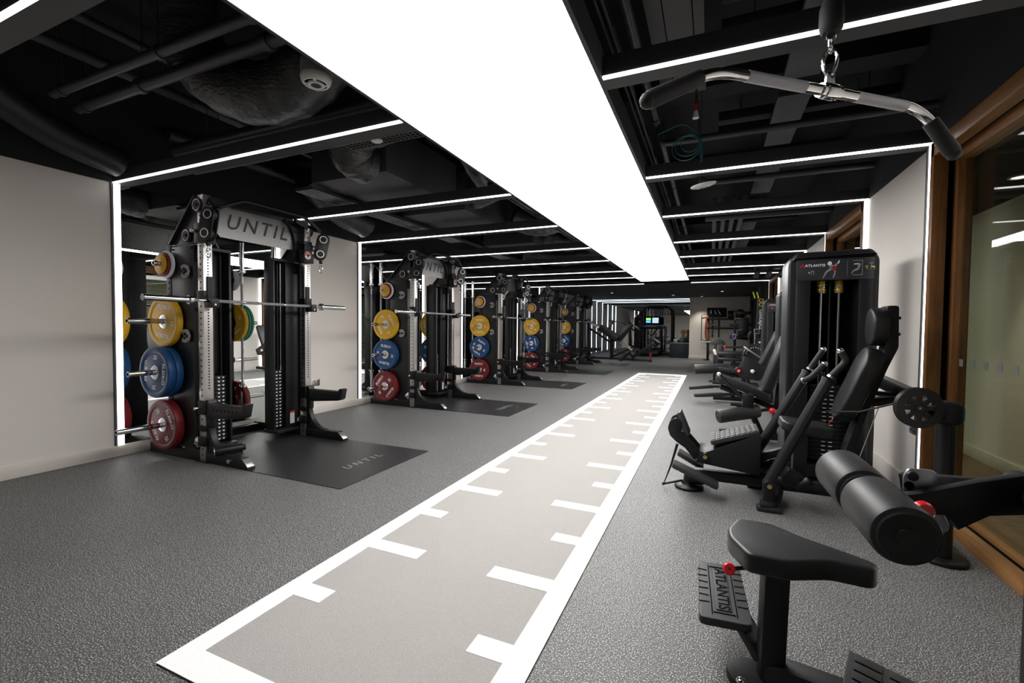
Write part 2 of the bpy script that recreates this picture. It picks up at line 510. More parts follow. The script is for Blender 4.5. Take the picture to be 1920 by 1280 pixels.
m = M(); m.box((-0.78, 19.0, 0), (1.46, 22.05, 2.395), 'wall_paint'); struct(m.build('wall_partition'))
m = M(); m.box((-0.794, 18.986, 0), (1.46, 19.0, 0.12), 'skirting_paint', bev=0.004); struct(m.build('baseboard_partition'))

# wall mirrors
for i, (a, b) in enumerate([(BEAMS[1], BEAMS[2]), (BEAMS[3], BEAMS[4]), (BEAMS[5], BEAMS[6]), (BEAMS[7], BEAMS[8])]):
    m = M((XL, (a + b) / 2, 0)); m.box((XL + 0.001, a + 0.046, 0.10), (XL + 0.008, b - 0.026, ZB), 'mirror_silver')
    tag(m.build('wall_mirror'), 'tall wall mirror behind the %s squat rack from the camera' % ORD[i], 'mirror')
m = M((-2.8, 21.9, 0)); m.box((XL + 0.01, 21.9, 0.10), (-0.80, 21.91, 2.30), 'mirror_silver')
tag(m.build('wall_mirror'), 'full-width mirror on the far end wall behind the treadmill', 'mirror')

# oak framed glass bays on the right
for i, (a, b) in enumerate([(BEAMS[1], BEAMS[2]), (BEAMS[3], BEAMS[4]), (BEAMS[5], BEAMS[6]), (BEAMS[7], BEAMS[8])]):
    m = M()
    for (x0, x1, zt, zb, d) in ((1.272, 1.346, 2.365, 2.275, 0.05), (1.384, 1.460, 2.335, 2.23, 0.075)):
        m.box((x0, a + 0.065, 0), (x1, a + 0.065 + d, zt), 'oak_upright', bev=0.002)
        m.box((x0, b - d, 0), (x1, b - 0.001, zt), 'oak_upright', bev=0.002)
        m.box((x0, a + 0.07, zb), (x1, b - 0.002, zt), 'oak_along', bev=0.002)
        m.box((x0, a + 0.07, 0), (x1, b - 0.002, 0.055 if x0 < 1.3 else 0.062), 'oak_along', bev=0.002)
    m.box((1.346, a + 0.06, 0), (1.384, a + 0.075, 2.36), 'hole_black'); m.box((1.346, b - 0.02, 0), (1.384, b, 2.36), 'hole_black')
    m.box((1.346, a + 0.07, 0), (1.384, b, 0.04), 'hole_black'); m.box((1.346, a + 0.07, 2.30), (1.384, b, 2.36), 'hole_black')
    w = struct(m.build('window_%d' % (i + 1)))
    m = M(); m.box((1.418, a + 0.1, 0.055), (1.426, b - 0.06, 2.25), 'tinted_glass'); m.build('pane', w)
    m = M()
    for k in range(10):
        yy = b - 0.12 - 0.137 * k
        m.box((1.4145, yy - 0.022, 0.945), (1.4165, yy + 0.022, 0.99), 'frosted')
    m.build('frosted_squares', w)

# corridor downlights behind the glass
for k, y in enumerate((4.35, 8.5)):
    t = thing('downlight', 'recessed round downlight in the corridor ceiling behind the %s glass bay' % ('nearest' if k == 0 else 'third'), 'light', (1.95, y, 2.25))
    m = M(); m.lathe([(0.0, -0.004), (0.04, -0.004), (0.045, -0.012), (0.06, -0.012), (0.06, 0.0)], 'white_plastic'); m.build('bezel', t)
    m = M(); m.lathe([(0.0, -0.008), (0.038, -0.008), (0.038, -0.004)], 'lamp_glow'); m.build('lens', t)
    ld = bpy.data.lights.new('downlight_beam', 'SPOT'); ld.energy = 70; ld.spot_size = R(80); ld.spot_blend = 0.7; ld.shadow_soft_size = 0.05; ld.color = (1.0, 0.92, 0.78)
    lo = bpy.data.objects.new('downlight_beam', ld); COL.objects.link(lo); lo.parent = t; lo.location = (0, 0, -0.03)
# added fill lamps, built as downlights, to brighten the dim far end
for k, (x, y, lb) in enumerate(((-3.2, 15.9, 'recessed ceiling downlight above the far hack squat machine'), (-1.3, 17.6, 'added fill lamp over the open far floor'), (0.3, 16.2, 'added fill lamp over the dark rubber mat'))):
    t = thing('downlight', lb, 'light', (x, y, 2.40))
    m = M(); m.lathe([(0.0, -0.004), (0.04, -0.004), (0.045, -0.012), (0.06, -0.012), (0.06, 0.0)], 'white_plastic'); m.build('bezel', t)
    m = M(); m.lathe([(0.0, -0.008), (0.038, -0.008), (0.038, -0.004)], 'lamp_glow'); m.build('lens', t)
    ld = bpy.data.lights.new('downlight_beam', 'SPOT'); ld.energy = 110 if k < 2 else 60; ld.spot_size = R(120); ld.spot_blend = 0.8; ld.shadow_soft_size = 0.06; ld.color = (1.0, 0.96, 0.92)
    lo = bpy.data.objects.new('downlight_beam', ld); COL.objects.link(lo); lo.parent = t; lo.location = (0, 0, -0.03)
# downlight by the far partition
t = thing('downlight', 'small ceiling downlight washing the far grey partition corner', 'light', (-0.35, 18.55, 2.40))
m = M(); m.lathe([(0.0, -0.004), (0.04, -0.004), (0.045, -0.012), (0.06, -0.012), (0.06, 0.0)], 'white_plastic'); m.build('bezel', t)
m = M(); m.lathe([(0.0, -0.008), (0.038, -0.008), (0.038, -0.004)], 'lamp_glow'); m.build('lens', t)
ld = bpy.data.lights.new('downlight_beam', 'SPOT'); ld.energy = 60; ld.spot_size = R(85); ld.spot_blend = 0.6; ld.shadow_soft_size = 0.05; ld.color = (1.0, 0.93, 0.82)
lo = bpy.data.objects.new('downlight_beam', ld); COL.objects.link(lo); lo.parent = t; lo.location = (0, 0, -0.03)

# sockets
def socket(name_label, x, y, z, s):
    t = thing('wall_socket', name_label, 'socket', (x, y, z))
    k = 'plate_steel' if s < 0 else 'stainless'
    m = M(); m.obox((s * 0.004, 0, 0), (0.008, 0.125, 0.085), k, None, 0.003); m.build('face_plate', t)
    m = M()
    for dy in (-0.03, 0.03):
        for (py, pz, w, h) in ((0, 0.012, 0.008, 0.012), (-0.012, -0.018, 0.011, 0.006), (0.012, -0.018, 0.011, 0.006)):
            m.obox((s * 0.0085, dy + py, pz), (0.002, w, h), 'hole_black')
    m.build('sockets', t)
    m = M()
    for dy in (-0.03, 0.03): m.obox((s * 0.009, dy, 0.03), (0.006, 0.012, 0.010), 'steel_black', None, 0.001)
    m.build('switch', t)
socket('dark metal double wall socket on the white wall right of the weight machine tower', 1.2995, 3.97, 0.49, -1)
socket('steel double wall socket on the white wall beside the nearest squat rack', XL + 0.0005, 4.37, 0.41, 1)

# ------------------------------------------------------------------ turf sled track
TL, TR, T0, T1 = -1.707, -0.531, 0.893, 12.1
t = thing('turf_track', 'pale grey artificial turf sled track with white border and distance ticks', 'turf track', ((TL + TR) / 2, 6.5, 0))
o = tuple(t.location)
m = M(o); m.box((TL, T0, 0.0005), (TR, T1, 0.006), 'turf_grey'); m.build('turf', t, (0, 0, 0))
m = M(o); zt = 0.0075
def strip(x0, x1, y0, y1): m.box((x0, y0, 0.0058), (x1, y1, zt), 'turf_white')
bw = 0.092
strip(TL - 0.001, TL + bw, T0 - 0.001, T1 + 0.001); strip(TR - 0.100, TR + 0.001, T0 - 0.001, T1 + 0.001)
strip(TL + bw, TR - 0.1, T0 - 0.001, T0 + 0.105); strip(TL + bw, TR - 0.1, T1 - 0.32, T1 + 0.001)
k = 0; y = 1.415
while y < T1 - 0.4:
    L = 0.145 if k % 2 == 0 else 0.30
    strip(TL + bw, TL + bw + L, y - 0.047, y + 0.047)
    strip(TR - 0.1 - L, TR - 0.1, y - 0.037, y + 0.06)
    k += 1; y += 0.4635
m.build('white_markings', t, (0, 0, 0))

# ------------------------------------------------------------------ squat racks (local: x = 0 at the front of the uprights, wall at x = -0.87)
RACK_X = -3.86
RACK_Y = [2.957, 5.867, 8.777, 11.69, 14.58]
RN = ['nearest', 'second', 'third', 'fourth', 'farthest']

def holes(m, x, y, face, z0, z1, step, r):
    z = z0
    while z < z1:
        if face == 'x': m.cyl((x - 0.002, y, z), (x + 0.0012, y, z), r, 'hole_black', seg=8)
        else:
            s = 1 if face == 'y' else -1
            m.cyl((x, y - s * 0.002, z), (x, y + s * 0.0012, z), r, 'hole_black', seg=8)
        z += step

def pulley(m, c, r, axis='y', t=0.022):
    d = {'y': Vector((0, 1, 0)), 'x': Vector((1, 0, 0))}[axis]
    c = Vector(c)
    m.lathe([(0, -t / 2), (r * 0.72, -t / 2), (r, -t / 2), (r, -t / 4), (r * 0.9, 0), (r, t / 4), (r, t / 2), (r * 0.72, t / 2), (0, t / 2)], 'satin_black', c, d, 24)
    for s in (-1, 1):
        m.lathe([(r * 0.70, 0), (r * 0.74, s * 0.002), (r * 0.82, s * 0.002), (r * 0.85, 0)], 'stainless', c + d * (s * t / 2), d, 24)
        m.cyl(c + d * (s * (t / 2 - 0.002)), c + d * (s * (t / 2 + 0.008)), r * 0.22, 'steel_black', seg=6)

def carabiner(m, c, h=0.075, w=0.028, yaw=0.5):
    pts = []
    for i in range(20):
        a = 2 * math.pi * i / 20
        q = Vector((math.cos(a) * w / 2, 0, math.sin(a) * h / 2 - h / 2))
        q = Matrix.Rotation(yaw, 3, 'Z') @ q
        pts.append(Vector(c) + q)
    m.tube(pts, 0.0042, 'chrome', 6, closed=True)

def make_rack():
    t = thing('squat_rack', '', 'squat rack', (0, 0, 0), 'squat racks along the left wall')
    for s in (-1, 1):                                   # s = -1 towards the camera
        def Y(v): return s * v
        # foot and base beam
        m = M()
        prof = [(-0.79, 0.0), (0.515, 0.0), (0.515, 0.014), (0.432, 0.088), (-0.79, 0.088)]
        m.prism(prof, 'xz', min(Y(0.476), Y(0.546)), max(Y(0.476), Y(0.546)), 'steel_black', bev=0.004)
        arc = [(0.0, 0.088), (0.0, 0.40), (0.035, 0.40)]
        for i in range(11):
            a = math.pi + (math.pi / 2) * i / 10
            arc.append((0.245 + 0.21 * math.cos(a), 0.33 + 0.235 * math.sin(a)))
        arc.append((0.26, 0.088))
        m.prism(arc, 'xz', min(Y(0.485), Y(0.537)), max(Y(0.485), Y(0.537)), 'steel_black', bev=0.003)
        m.box((-0.11, Y(0.545), 0), (0.04, Y(0.56), 0.012), 'steel_black')
        beam_ob = m.build('base_beam', t)
        m = M()
        d = Vector((0.083, 0, -0.074)).normalized(); n = Vector((0.074, 0, 0.083)).normalized()
        c = Vector((0.4735, Y(0.511), 0.051)) + n * 0.003
        rot = Matrix((d, Vector((0, 1, 0)), d.cross(Vector((0, 1, 0))))).transposed()
        m.obox(c, (0.086, 0.06, 0.005), 'stainless', rot, 0.001)
        m.text('ELEIKO', 0.014, c + n * 0.0032, (0, 1, 0), -d, 'letter_black', bold=0.01)
        m.build('toe_plate', beam_ob)
        # front upright
        m = M()
        m.box((-0.075, min(Y(0.473), Y(0.548)), 0.0), (0, max(Y(0.473), Y(0.548)), 2.235), 'stainless', bev=0.004)
        holes(m, 0.0, Y(0.511), 'x', 0.62, 1.78, 0.0245, 0.0065)
        holes(m, 0.0, Y(0.511), 'x', 1.82, 2.2, 0.05, 0.008)
        for f, yy in (('-y', -0.0), ('y', 0.0)):
            yv = min(Y(0.473), Y(0.548)) if f == '-y' else max(Y(0.473), Y(0.548))
            holes(m, -0.0375, yv, f, 0.06, 2.2, 0.05, 0.0075)
        m.build('front_upright', t)
        # rear upright, black with holes
        m = M()
        m.box((-0.505, min(Y(0.478), Y(0.548)), 0.08), (-0.435, max(Y(0.478), Y(0.548)), 1.84), 'steel_black', bev=0.003)
        m.box((-0.44, min(Y(0.49), Y(0.536)), 1.70), (-0.10, max(Y(0.49), Y(0.536)), 1.80), 'steel_black', bev=0.003)
        holes(m, -0.47, Y(0.548), 'y' if s > 0 else '-y', 0.12, 1.8, 0.05, 0.0075)
        holes(m, -0.47, Y(0.478), '-y' if s > 0 else 'y', 0.12, 1.8, 0.05, 0.0075)
        yin = Y(0.45)
        holes(m, -0.435, Y(0.513), 'x', 0.12, 1.8, 0.05, 0.0075)
        m.build('rear_upright', t)
        # outer side cover
        m = M()
        m.prism(rpoly([(-0.425, 0.10), (-0.125, 0.10), (-0.125, 1.825), (-0.425, 1.825)], 0.008, 2), 'xz', min(Y(0.536), Y(0.549)), max(Y(0.536), Y(0.549)), 'shroud_black', bev=0.003)
        for (x, z) in ((-0.405, 1.80), (-0.145, 1.80), (-0.405, 0.13), (-0.145, 0.13)):
            m.cyl((x, Y(0.545), z), (x, Y(0.5535), z), 0.008, 'hole_black', seg=10)
        m.build('side_cover', t)
        # weight tower shroud
        m = M()
        def bx(y0, y1, x0, x1, z0, z1, k='shroud_black', b=0.004): m.box((x0, min(Y(y0), Y(y1)), z0), (x1, max(Y(y0), Y(y1)), z1), k, bev=b)
        bx(0.365, 0.535, -0.27, -0.15, 0.10, 1.80)
        bx(0.215, 0.236, -0.27, -0.14, 0.09, 1.80)
        bx(0.215, 0.535, -0.275, -0.262, 0.10, 1.80)
        bx(0.236, 0.345, -0.262, -0.25, 0.72, 1.80)
        bx(0.215, 0.535, -0.28, -0.13, 1.80, 1.83)
        bx(0.21, 0.545, -0.29, -0.08, 0.07, 0.10)
        m.build('weight_tower', t)
        m = M()
        for i in range(17):
            z = 0.115 + i * 0.0345
            bx(0.238, 0.348, -0.26, -0.175, z, z + 0.031, 'steel_black', 0.002)
            for yy in (0.275, 0.315):
                m.obox((-0.1745, Y(yy), z + 0.0155), (0.0016, 0.017, 0.013), 'label_white')
        m.build('weight_stack', t)
        m = M()
        for yy in (0.258, 0.328): m.cyl((-0.225, Y(yy), 0.70), (-0.225, Y(yy), 1.80), 0.009, 'satin_black', seg=10)
        m.build('guide_rod', t)
        m = M(); m.cyl((-0.215, Y(0.355), 0.70), (-0.215, Y(0.355), 1.82), 0.004, 'stainless', seg=8)
        m.cyl((-0.215, Y(0.355), 0.66), (-0.215, Y(0.355), 0.74), 0.012, 'chrome', seg=10)
        m.build('lift_cable', t)
        # gusset with sloping holed flange
        m = M()
        y0, y1 = min(Y(0.538), Y(0.548)), max(Y(0.538), Y(0.548))
        m.prism([(-0.425, 1.83), (-0.08, 1.83), (-0.02, 1.90), (-0.005, 2.20), (-0.06, 2.23), (-0.10, 2.21)], 'xz', y0, y1, 'satin_black', bev=0.002)
        yo = Y(0.5485)
        a, b = Vector((-0.425, yo, 1.845)), Vector((-0.075, yo, 2.225))
        m.beam(a, b, 0.016, 0.052, 'satin_black', bev=0.003, side=(0, 1, 0))
        for i in range(12):
            p = a.lerp(b, (i + 0.7) / 12.4)
            m.cyl(p + Vector((0, s * 0.0, 0)), p + Vector((0, s * 0.0098, 0)), 0.008, 'hole_black', seg=8)
        m.build('gusset', t)
        for c, r in (((-0.19, Y(0.5635), 1.905), 0.055), ((-0.045, Y(0.5635), 2.145), 0.058)):
            m = M(); pulley(m, c, r); m.build('pulley', t)
        # cable carriage on the upright
        m = M()
        m.box((-0.095, min(Y(0.455), Y(0.565)), 1.835), (0.020, max(Y(0.455), Y(0.565)), 2.0), 'satin_black', bev=0.006)
        m.box((-0.03, min(Y(0.455), Y(0.56)), 1.99), (0.01, max(Y(0.455), Y(0.56)), 2.03), 'satin_black', bev=0.004)
        m.cyl((-0.06, Y(0.565), 1.93), (-0.06, Y(0.61), 1.93), 0.016, 'stainless', seg=12, bev=0.003)
        if s < 0:
            cx, cy_, ax = 0.055, -0.535, 0.0
        else:
            cx, cy_, ax = 0.075, 0.625, 0.9
            m.cyl((0.0, 0.55, 1.93), (0.04, 0.60, 1.93), 0.02, 'satin_black', seg=10)
            for dz in (-0.055, 0.055): m.beam((-0.0, 0.555, 1.93 + dz), (0.05, 0.605, 1.93 + dz), 0.014, 0.014, 'satin_black')
        m.build('cable_carriage', t)
        m = M(); prof = capsule2(0, 0, 0.125, 0.285)
        rz = Matrix.Translation((cx, cy_, 1.985)) @ Matrix.Rotation(ax if s > 0 else 0.25, 4, 'Z') @ Matrix.Rotation(R(90), 4, 'X') @ Matrix.Rotation(-0.20, 4, 'Z')
        mm = M(); mm.pad(prof, 0.012, 'satin_black', Matrix.Translation((0, 0, 0.026)), 0.003, 2); mm.pad(prof, 0.012, 'satin_black', Matrix.Translation((0, 0, -0.026)), 0.003, 2)
        for vz in (0.078, -0.078):
            q = M(); pulley(q, (0, 0, 0), 0.056, 'y', 0.03)
            bmesh.ops.transform(q.bm, matrix=Matrix.Translation((0, vz, 0)) @ Matrix.Rotation(R(90), 4, 'X'), verts=q.bm.verts)
            me = bpy.data.meshes.new('tmp'); q.bm.to_mesh(me); q.bm.free()
            base = [mm.slot(k) for k in q.slots]
            n0 = len(mm.bm.faces); mm.bm.from_mesh(me); mm.bm.faces.ensure_lookup_table()
            for f in mm.bm.faces[n0:]: f.material_index = base[f.material_index]
            bpy.data.meshes.remove(me)
            for sg in (-1, 1):
                mm.lathe([(0.030, 0), (0.032, sg * 0.002), (0.037, sg * 0.002), (0.039, 0)], 'stainless', (0, vz, sg * 0.032), (0, 0, 1), 20)
        bmesh.ops.transform(mm.bm, matrix=rz, verts=mm.bm.verts)
        block_ob = mm.build('pulley_block', t)
        m = M()
        p = rz @ Vector((0.01, -0.145, 0))
        m.cyl(p + Vector((0.012, 0, 0.0)), p + Vector((0.016, 0, -0.035)), 0.017, 'rubber_black', seg=12, bev=0.004)
        m.cyl(p + Vector((0.016, 0, -0.035)), p + Vector((0.016, 0, -0.055)), 0.006, 'chrome', seg=8)
        carabiner(m, p + Vector((0.016, 0, -0.05)), 0.085, 0.03, 0.8)
        m.build('carabiner', block_ob)
        # bar catch (hook) and its backing strip
        m = M()
        m.box((-0.082, min(Y(0.465), Y(0.556)), 1.375), (0.006, max(Y(0.465), Y(0.556)), 1.44), 'steel_black', bev=0.003)
        m.box((0.002, min(Y(0.478), Y(0.525)), 1.32), (0.014, max(Y(0.478), Y(0.525)), 1.56), 'rubber_black', bev=0.003)
        m.box((0.002, min(Y(0.475), Y(0.545)), 1.30), (0.085, max(Y(0.475), Y(0.545)), 1.343), 'steel_black', bev=0.006)
        m.box((0.076, min(Y(0.475), Y(0.545)), 1.30), (0.092, max(Y(0.475), Y(0.545)), 1.375), 'steel_black', bev=0.004)
        m.cyl((0.086, Y(0.511), 1.325), (0.095, Y(0.511), 1.325), 0.009, 'stainless', seg=10)
        m.build('bar_catch', t)
        # safety spotter arm
        m = M()
        prof = rpoly([(0.002, 0.385), (0.10, 0.375), (0.44, 0.405), (0.475, 0.42), (0.50, 0.525), (0.455, 0.525), (0.44, 0.497), (0.05, 0.497), (0.04, 0.53), (0.002, 0.53)], 0.008, 2)
        m.prism(prof, 'xz', min(Y(0.478), Y(0.548)), max(Y(0.478), Y(0.548)), 'steel_black', bev=0.004)
        for i in range(7): m.cyl((0.11 + i * 0.047, Y(0.475), 0.452), (0.11 + i * 0.047, Y(0.5495), 0.452), 0.008, 'hole_black', seg=8)
        m.box((-0.085, min(Y(0.465), Y(0.558)), 0.40), (0.012, max(Y(0.465), Y(0.558)), 0.52), 'steel_black', bev=0.008)
        m.box((-0.085, min(Y(0.468), Y(0.555)), 0.26), (0.012, max(Y(0.468), Y(0.555)), 0.31), 'steel_black', bev=0.008)
        m.box((0.006, min(Y(0.485), Y(0.54)), 0.29), (0.05, max(Y(0.485), Y(0.54)), 0.40), 'steel_black', bev=0.008)
        arm_ob = m.build('safety_arm', t)
        m = M(); m.cyl((-0.04, Y(0.556), 0.46), (-0.04, Y(0.61), 0.46), 0.013, 'chrome', seg=12, bev=0.003); m.build('safety_pin', arm_ob)
        m = M()
        m.box((-0.08, min(Y(0.46), Y(0.562)), 0.135), (0.008, max(Y(0.46), Y(0.562)), 0.215), 'steel_black', bev=0.006)
        m.lathe([(0, 0.02), (0.03, 0.02), (0.05, 0.012), (0.056, 0), (0.05, -0.012), (0.03, -0.02), (0, -0.02)], 'chrome', (-0.125, Y(0.53), 0.16), (0, 1, 0), 24)
        m.build('low_pulley', t)
        # storage pegs
        for i, (z, L) in enumerate(((1.675, 0.12), (1.183, 0.315), (0.748, 0.315), (0.288, 0.40))):
            m = M()
            px = -0.47
            m.cyl((px, Y(0.549), z), (px, Y(0.549 + L), z), 0.0235, 'chrome', seg=20, bev=0.003)
            m.lathe([(0.0236, 0), (0.042, 0), (0.042, 0.007), (0.0236, 0.007)], 'steel_black', (px, Y(0.549), z), (0, s, 0), 20)
            m.cyl((px, Y(0.549 + L - 0.001), z), (px, Y(0.549 + L + 0.0015), z), 0.013, 'hole_black', seg=14)
            m.build('plate_peg', t)
        # C-shaped clip hooks on the side cover
        for z in (1.605, 1.06):
            m = M()
            pts = [Vector((-0.205 + 0.034 * math.cos(a), Y(0.575), z + 0.034 * math.sin(a))) for a in [R(-140 + 280 * i / 16) for i in range(17)]]
            for p, q in zip(pts, pts[1:]): m.beam(p, q, 0.045, 0.016, 'grey_plastic', side=(0, 1, 0), ext=0.003)
            m.cyl((-0.17, Y(0.549), z), (-0.17, Y(0.60), z), 0.012, 'steel_black', seg=10)
            m.build('collar_hook', t)
    # rear crossbar
    m = M(); m.box((-0.76, -0.48, 0.0), (-0.69, 0.48, 0.075), 'steel_black', bev=0.004)
    m.build('crossbar', t)
    # sign board with lettering
    m = M()
    top, bot, x = 2.20, 1.925, -0.09
    pts = [(-0.375, 1.955), (-0.345, bot), (0.395, bot), (0.43, 1.955), (0.43, 2.165), (0.395, top), (-0.335, top), (-0.375, 2.165)]
    m.prism(pts, 'yz', x - 0.004, x + 0.002, 'brushed_sign')
    m.text('UNTIL', 0.185, (x + 0.0032, 0.012, 2.068), (0, 1, 0), (0, 0, 1), 'letter_black', shear=0.28, bold=0.012, spacing=1.30)
    m.build('sign_board', t)
    m = M()
    for s in (-1, 1):
        pts = [(s * 0.475, 1.80), (s * 0.475, 2.225), (s * 0.30, 2.225)]
        for i in range(11):
            a = R(80) * i / 10
            pts.append((s * (0.29 + 0.125 * math.sin(a)), 1.93 + 0.275 * math.cos(a) - 0.01))
        pts.append((s * 0.41, 1.85))
        m.prism(pts, 'yz', x + 0.003, x + 0.028, 'satin_black')
    m.box((-0.13, -0.475, 2.2), (-0.075, 0.475, 2.236), 'satin_black', bev=0.003)
    m.build('top_crossmember', t)
    # pull-up bar
    m = M()
    m.tube(fillet([(0.0, -0.50, 2.19), (0.10, -0.52, 2.13), (0.15, -0.50, 2.125), (0.16, -0.30, 2.225), (0.16, 0.34, 2.225), (0.15, 0.53, 2.125), (0.10, 0.55, 2.13), (0.0, 0.51, 2.19)], 0.05), 0.0155, 'steel_black', 12)
    for s in (-1, 1): m.prism([(s * 0.50, 2.225), (s * 0.35, 2.225), (s * 0.35, 2.19), (s * 0.50, 2.15)], 'yz', -0.01, 0.02, 'steel_black')
    m.build('pull_up_bar', t)
    # dial box on the far upright
    m = M(); m.box((-0.02, 0.415, 1.80), (0.062, 0.535, 1.945), 'steel_black', bev=0.006); dial_ob = m.build('dial_box', t)
    m = M()
    c = Vector((0.0635, 0.455, 1.875))
    m.lathe([(0, 0), (0.040, 0), (0.040, 0.003), (0, 0.003)], 'label_white', c, (1, 0, 0), 28)
    pts = [(0.455 + r_ * math.cos(a), 1.875 + r_ * math.sin(a)) for r_, aa in ((0.038, range(0, 13)), (0.022, range(12, -1, -1))) for a in [R(-15 + 210 * i / 12) for i in aa]]
    m.prism(pts, 'yz', 0.0668, 0.0675, 'label_red')
    m.cyl((0.066, 0.455, 1.875), (0.074, 0.455, 1.875), 0.013, 'steel_black', seg=14)
    m.prism([(0.450, 1.875), (0.460, 1.875), (0.455, 1.845)], 'yz', 0.067, 0.072, 'steel_black')
    m.build('dial', dial_ob)
    m = M()
    m.obox((0.0625, 0.522, 1.915), (0.001, 0.02, 0.03), 'label_white'); m.obox((0.063, 0.522, 1.926), (0.001, 0.02, 0.009), 'label_red')
    m.obox((-0.1395, 0.43, 0.20), (0.002, 0.055, 0.13), 'label_white'); m.obox((-0.139, 0.43, 0.257), (0.002, 0.055, 0.02), 'label_red')
    m.obox((-0.1395, 0.505, 0.165), (0.002, 0.035, 0.045), 'label_white'); m.obox((-0.139, 0.505, 0.182), (0.002, 0.035, 0.014), 'label_red')
    m.build('warning_label', t)
    return t

rack0 = make_rack()
for i, y in enumerate(RACK_Y):
    r = rack0 if i == 0 else dup(rack0)
    r.location = (RACK_X, y, 0)
    r['label'] = '%s black squat rack with cable towers along the left wall, counted from the camera' % RN[i]
# landmine sleeve on the nearest rack's left foot
m = M()
m.cyl((0.155, -0.575, 0.115), (0.255, -0.40, 0.125), 0.037, 'steel_black', seg=24, bev=0.003)
m.cyl((0.1535, -0.5775, 0.1148), (0.158, -0.569, 0.1152), 0.037, 'stainless', seg=24)
m.cyl((0.152, -0.579, 0.1147), (0.157, -0.571, 0.1151), 0.029, 'hole_black', seg=24)
m.cyl((0.255, -0.40, 0.125), (0.265, -0.382, 0.126), 0.024, 'steel_black', seg=16)
m.box((0.20, -0.545, 0.085), (0.32, -0.44, 0.10), 'steel_black', bev=0.003)
m.cyl((0.30, -0.56, 0.05), (0.30, -0.535, 0.05), 0.018, 'chrome', seg=14)
m.build('landmine_sleeve', rack0)

# ------------------------------------------------------------------ weight plates
def plate_mesh(color, rad, th, kg, letters=True):
    m = M(); h = th / 2
    prof = [(0.0255, -h + 0.010), (0.061, -h + 0.010), (0.066, -h + 0.006), (0.074, -h + 0.008), (0.17, -h + 0.008), (0.178, -h + 0.002), (rad - 0.012, -h), (rad - 0.003, -h + 0.004), (rad, -h + 0.012),
            (rad, h - 0.012), (rad - 0.003, h - 0.004), (rad - 0.012, h), (0.178, h - 0.002), (0.17, h - 0.008), (0.074, h - 0.008), (0.066, h - 0.006), (0.061, h - 0.010), (0.0255, h - 0.010), (0.0255, -h + 0.010)]
    m.lathe(prof, color, (0, 0, 0), (0, 1, 0), 64)
    if letters:
        for sg in (-1, 1):
            yf = sg * (h - 0.0072)
            X = Vector((1, 0, 0)) * -sg
            for a in (0, math.pi):
                u = Vector((math.sin(a) * 1, 0, math.cos(a)))
                xd = u.cross(Vector((0, 1, 0))) * (1 if sg > 0 else -1)
                m.text('ELEIKO', 0.048, u * 0.122 + Vector((0, yf, 0)), xd, u, 'letter_white', bold=0.03, spacing=1.08, sx=1.12)
                u2 = Vector((math.cos(a), 0, -math.sin(a)))
                xd2 = u2.cross(Vector((0, 1, 0))) * (1 if sg > 0 else -1)
                uu = Vector((0, 0, 1)) if a == 0 else Vector((0, 0, 1))
                m.text(kg, 0.052, u2 * 0.128 + Vector((0, yf, 0)), xd2, u2, 'letter_white', bold=0.03)
    return m
def hub_mesh(th):
    m = M(); h = th / 2
    m.lathe([(0.0252, -h + 0.004), (0.034, -h + 0.003), (0.058, -h + 0.006), (0.062, -h + 0.010), (0.062, h - 0.010), (0.058, h - 0.006), (0.034, h - 0.003), (0.0252, h - 0.004), (0.0252, -h + 0.004)], 'hub_steel', (0, 0, 0), (0, 1, 0), 32)
    return m
PROTO = {}
def bumper(color, th, kg):
    key = (color, kg)
    if key not in PROTO:
        o = plate_mesh('plate_' + color, 0.2185, th, kg).build('weight_plate')
        hub_mesh(th).build('hub', o)
        PROTO[key] = o
        return o
    return dup(PROTO[key])
def change(color, rad, th):
    key = (color, rad)
    if key not in PROTO:
        h = th / 2
        m = M(); m.lathe([(0.0255, -h), (rad - 0.010, -h), (rad, -h + 0.006), (rad, h - 0.006), (rad - 0.010, h), (0.0255, h), (0.0255, -h)], 'plate_' + color, (0, 0, 0), (0, 1, 0), 48)
        o = m.build('change_plate')
        m = M(); m.lathe([(0.0252, -h - 0.001), (0.033, -h - 0.001), (0.033, h + 0.001), (0.0252, h + 0.001), (0.0252, -h - 0.001)], 'stainless', (0, 0, 0), (0, 1, 0), 24)
        m.build('hub', o)
        PROTO[key] = o
        return o
    return dup(PROTO[key])

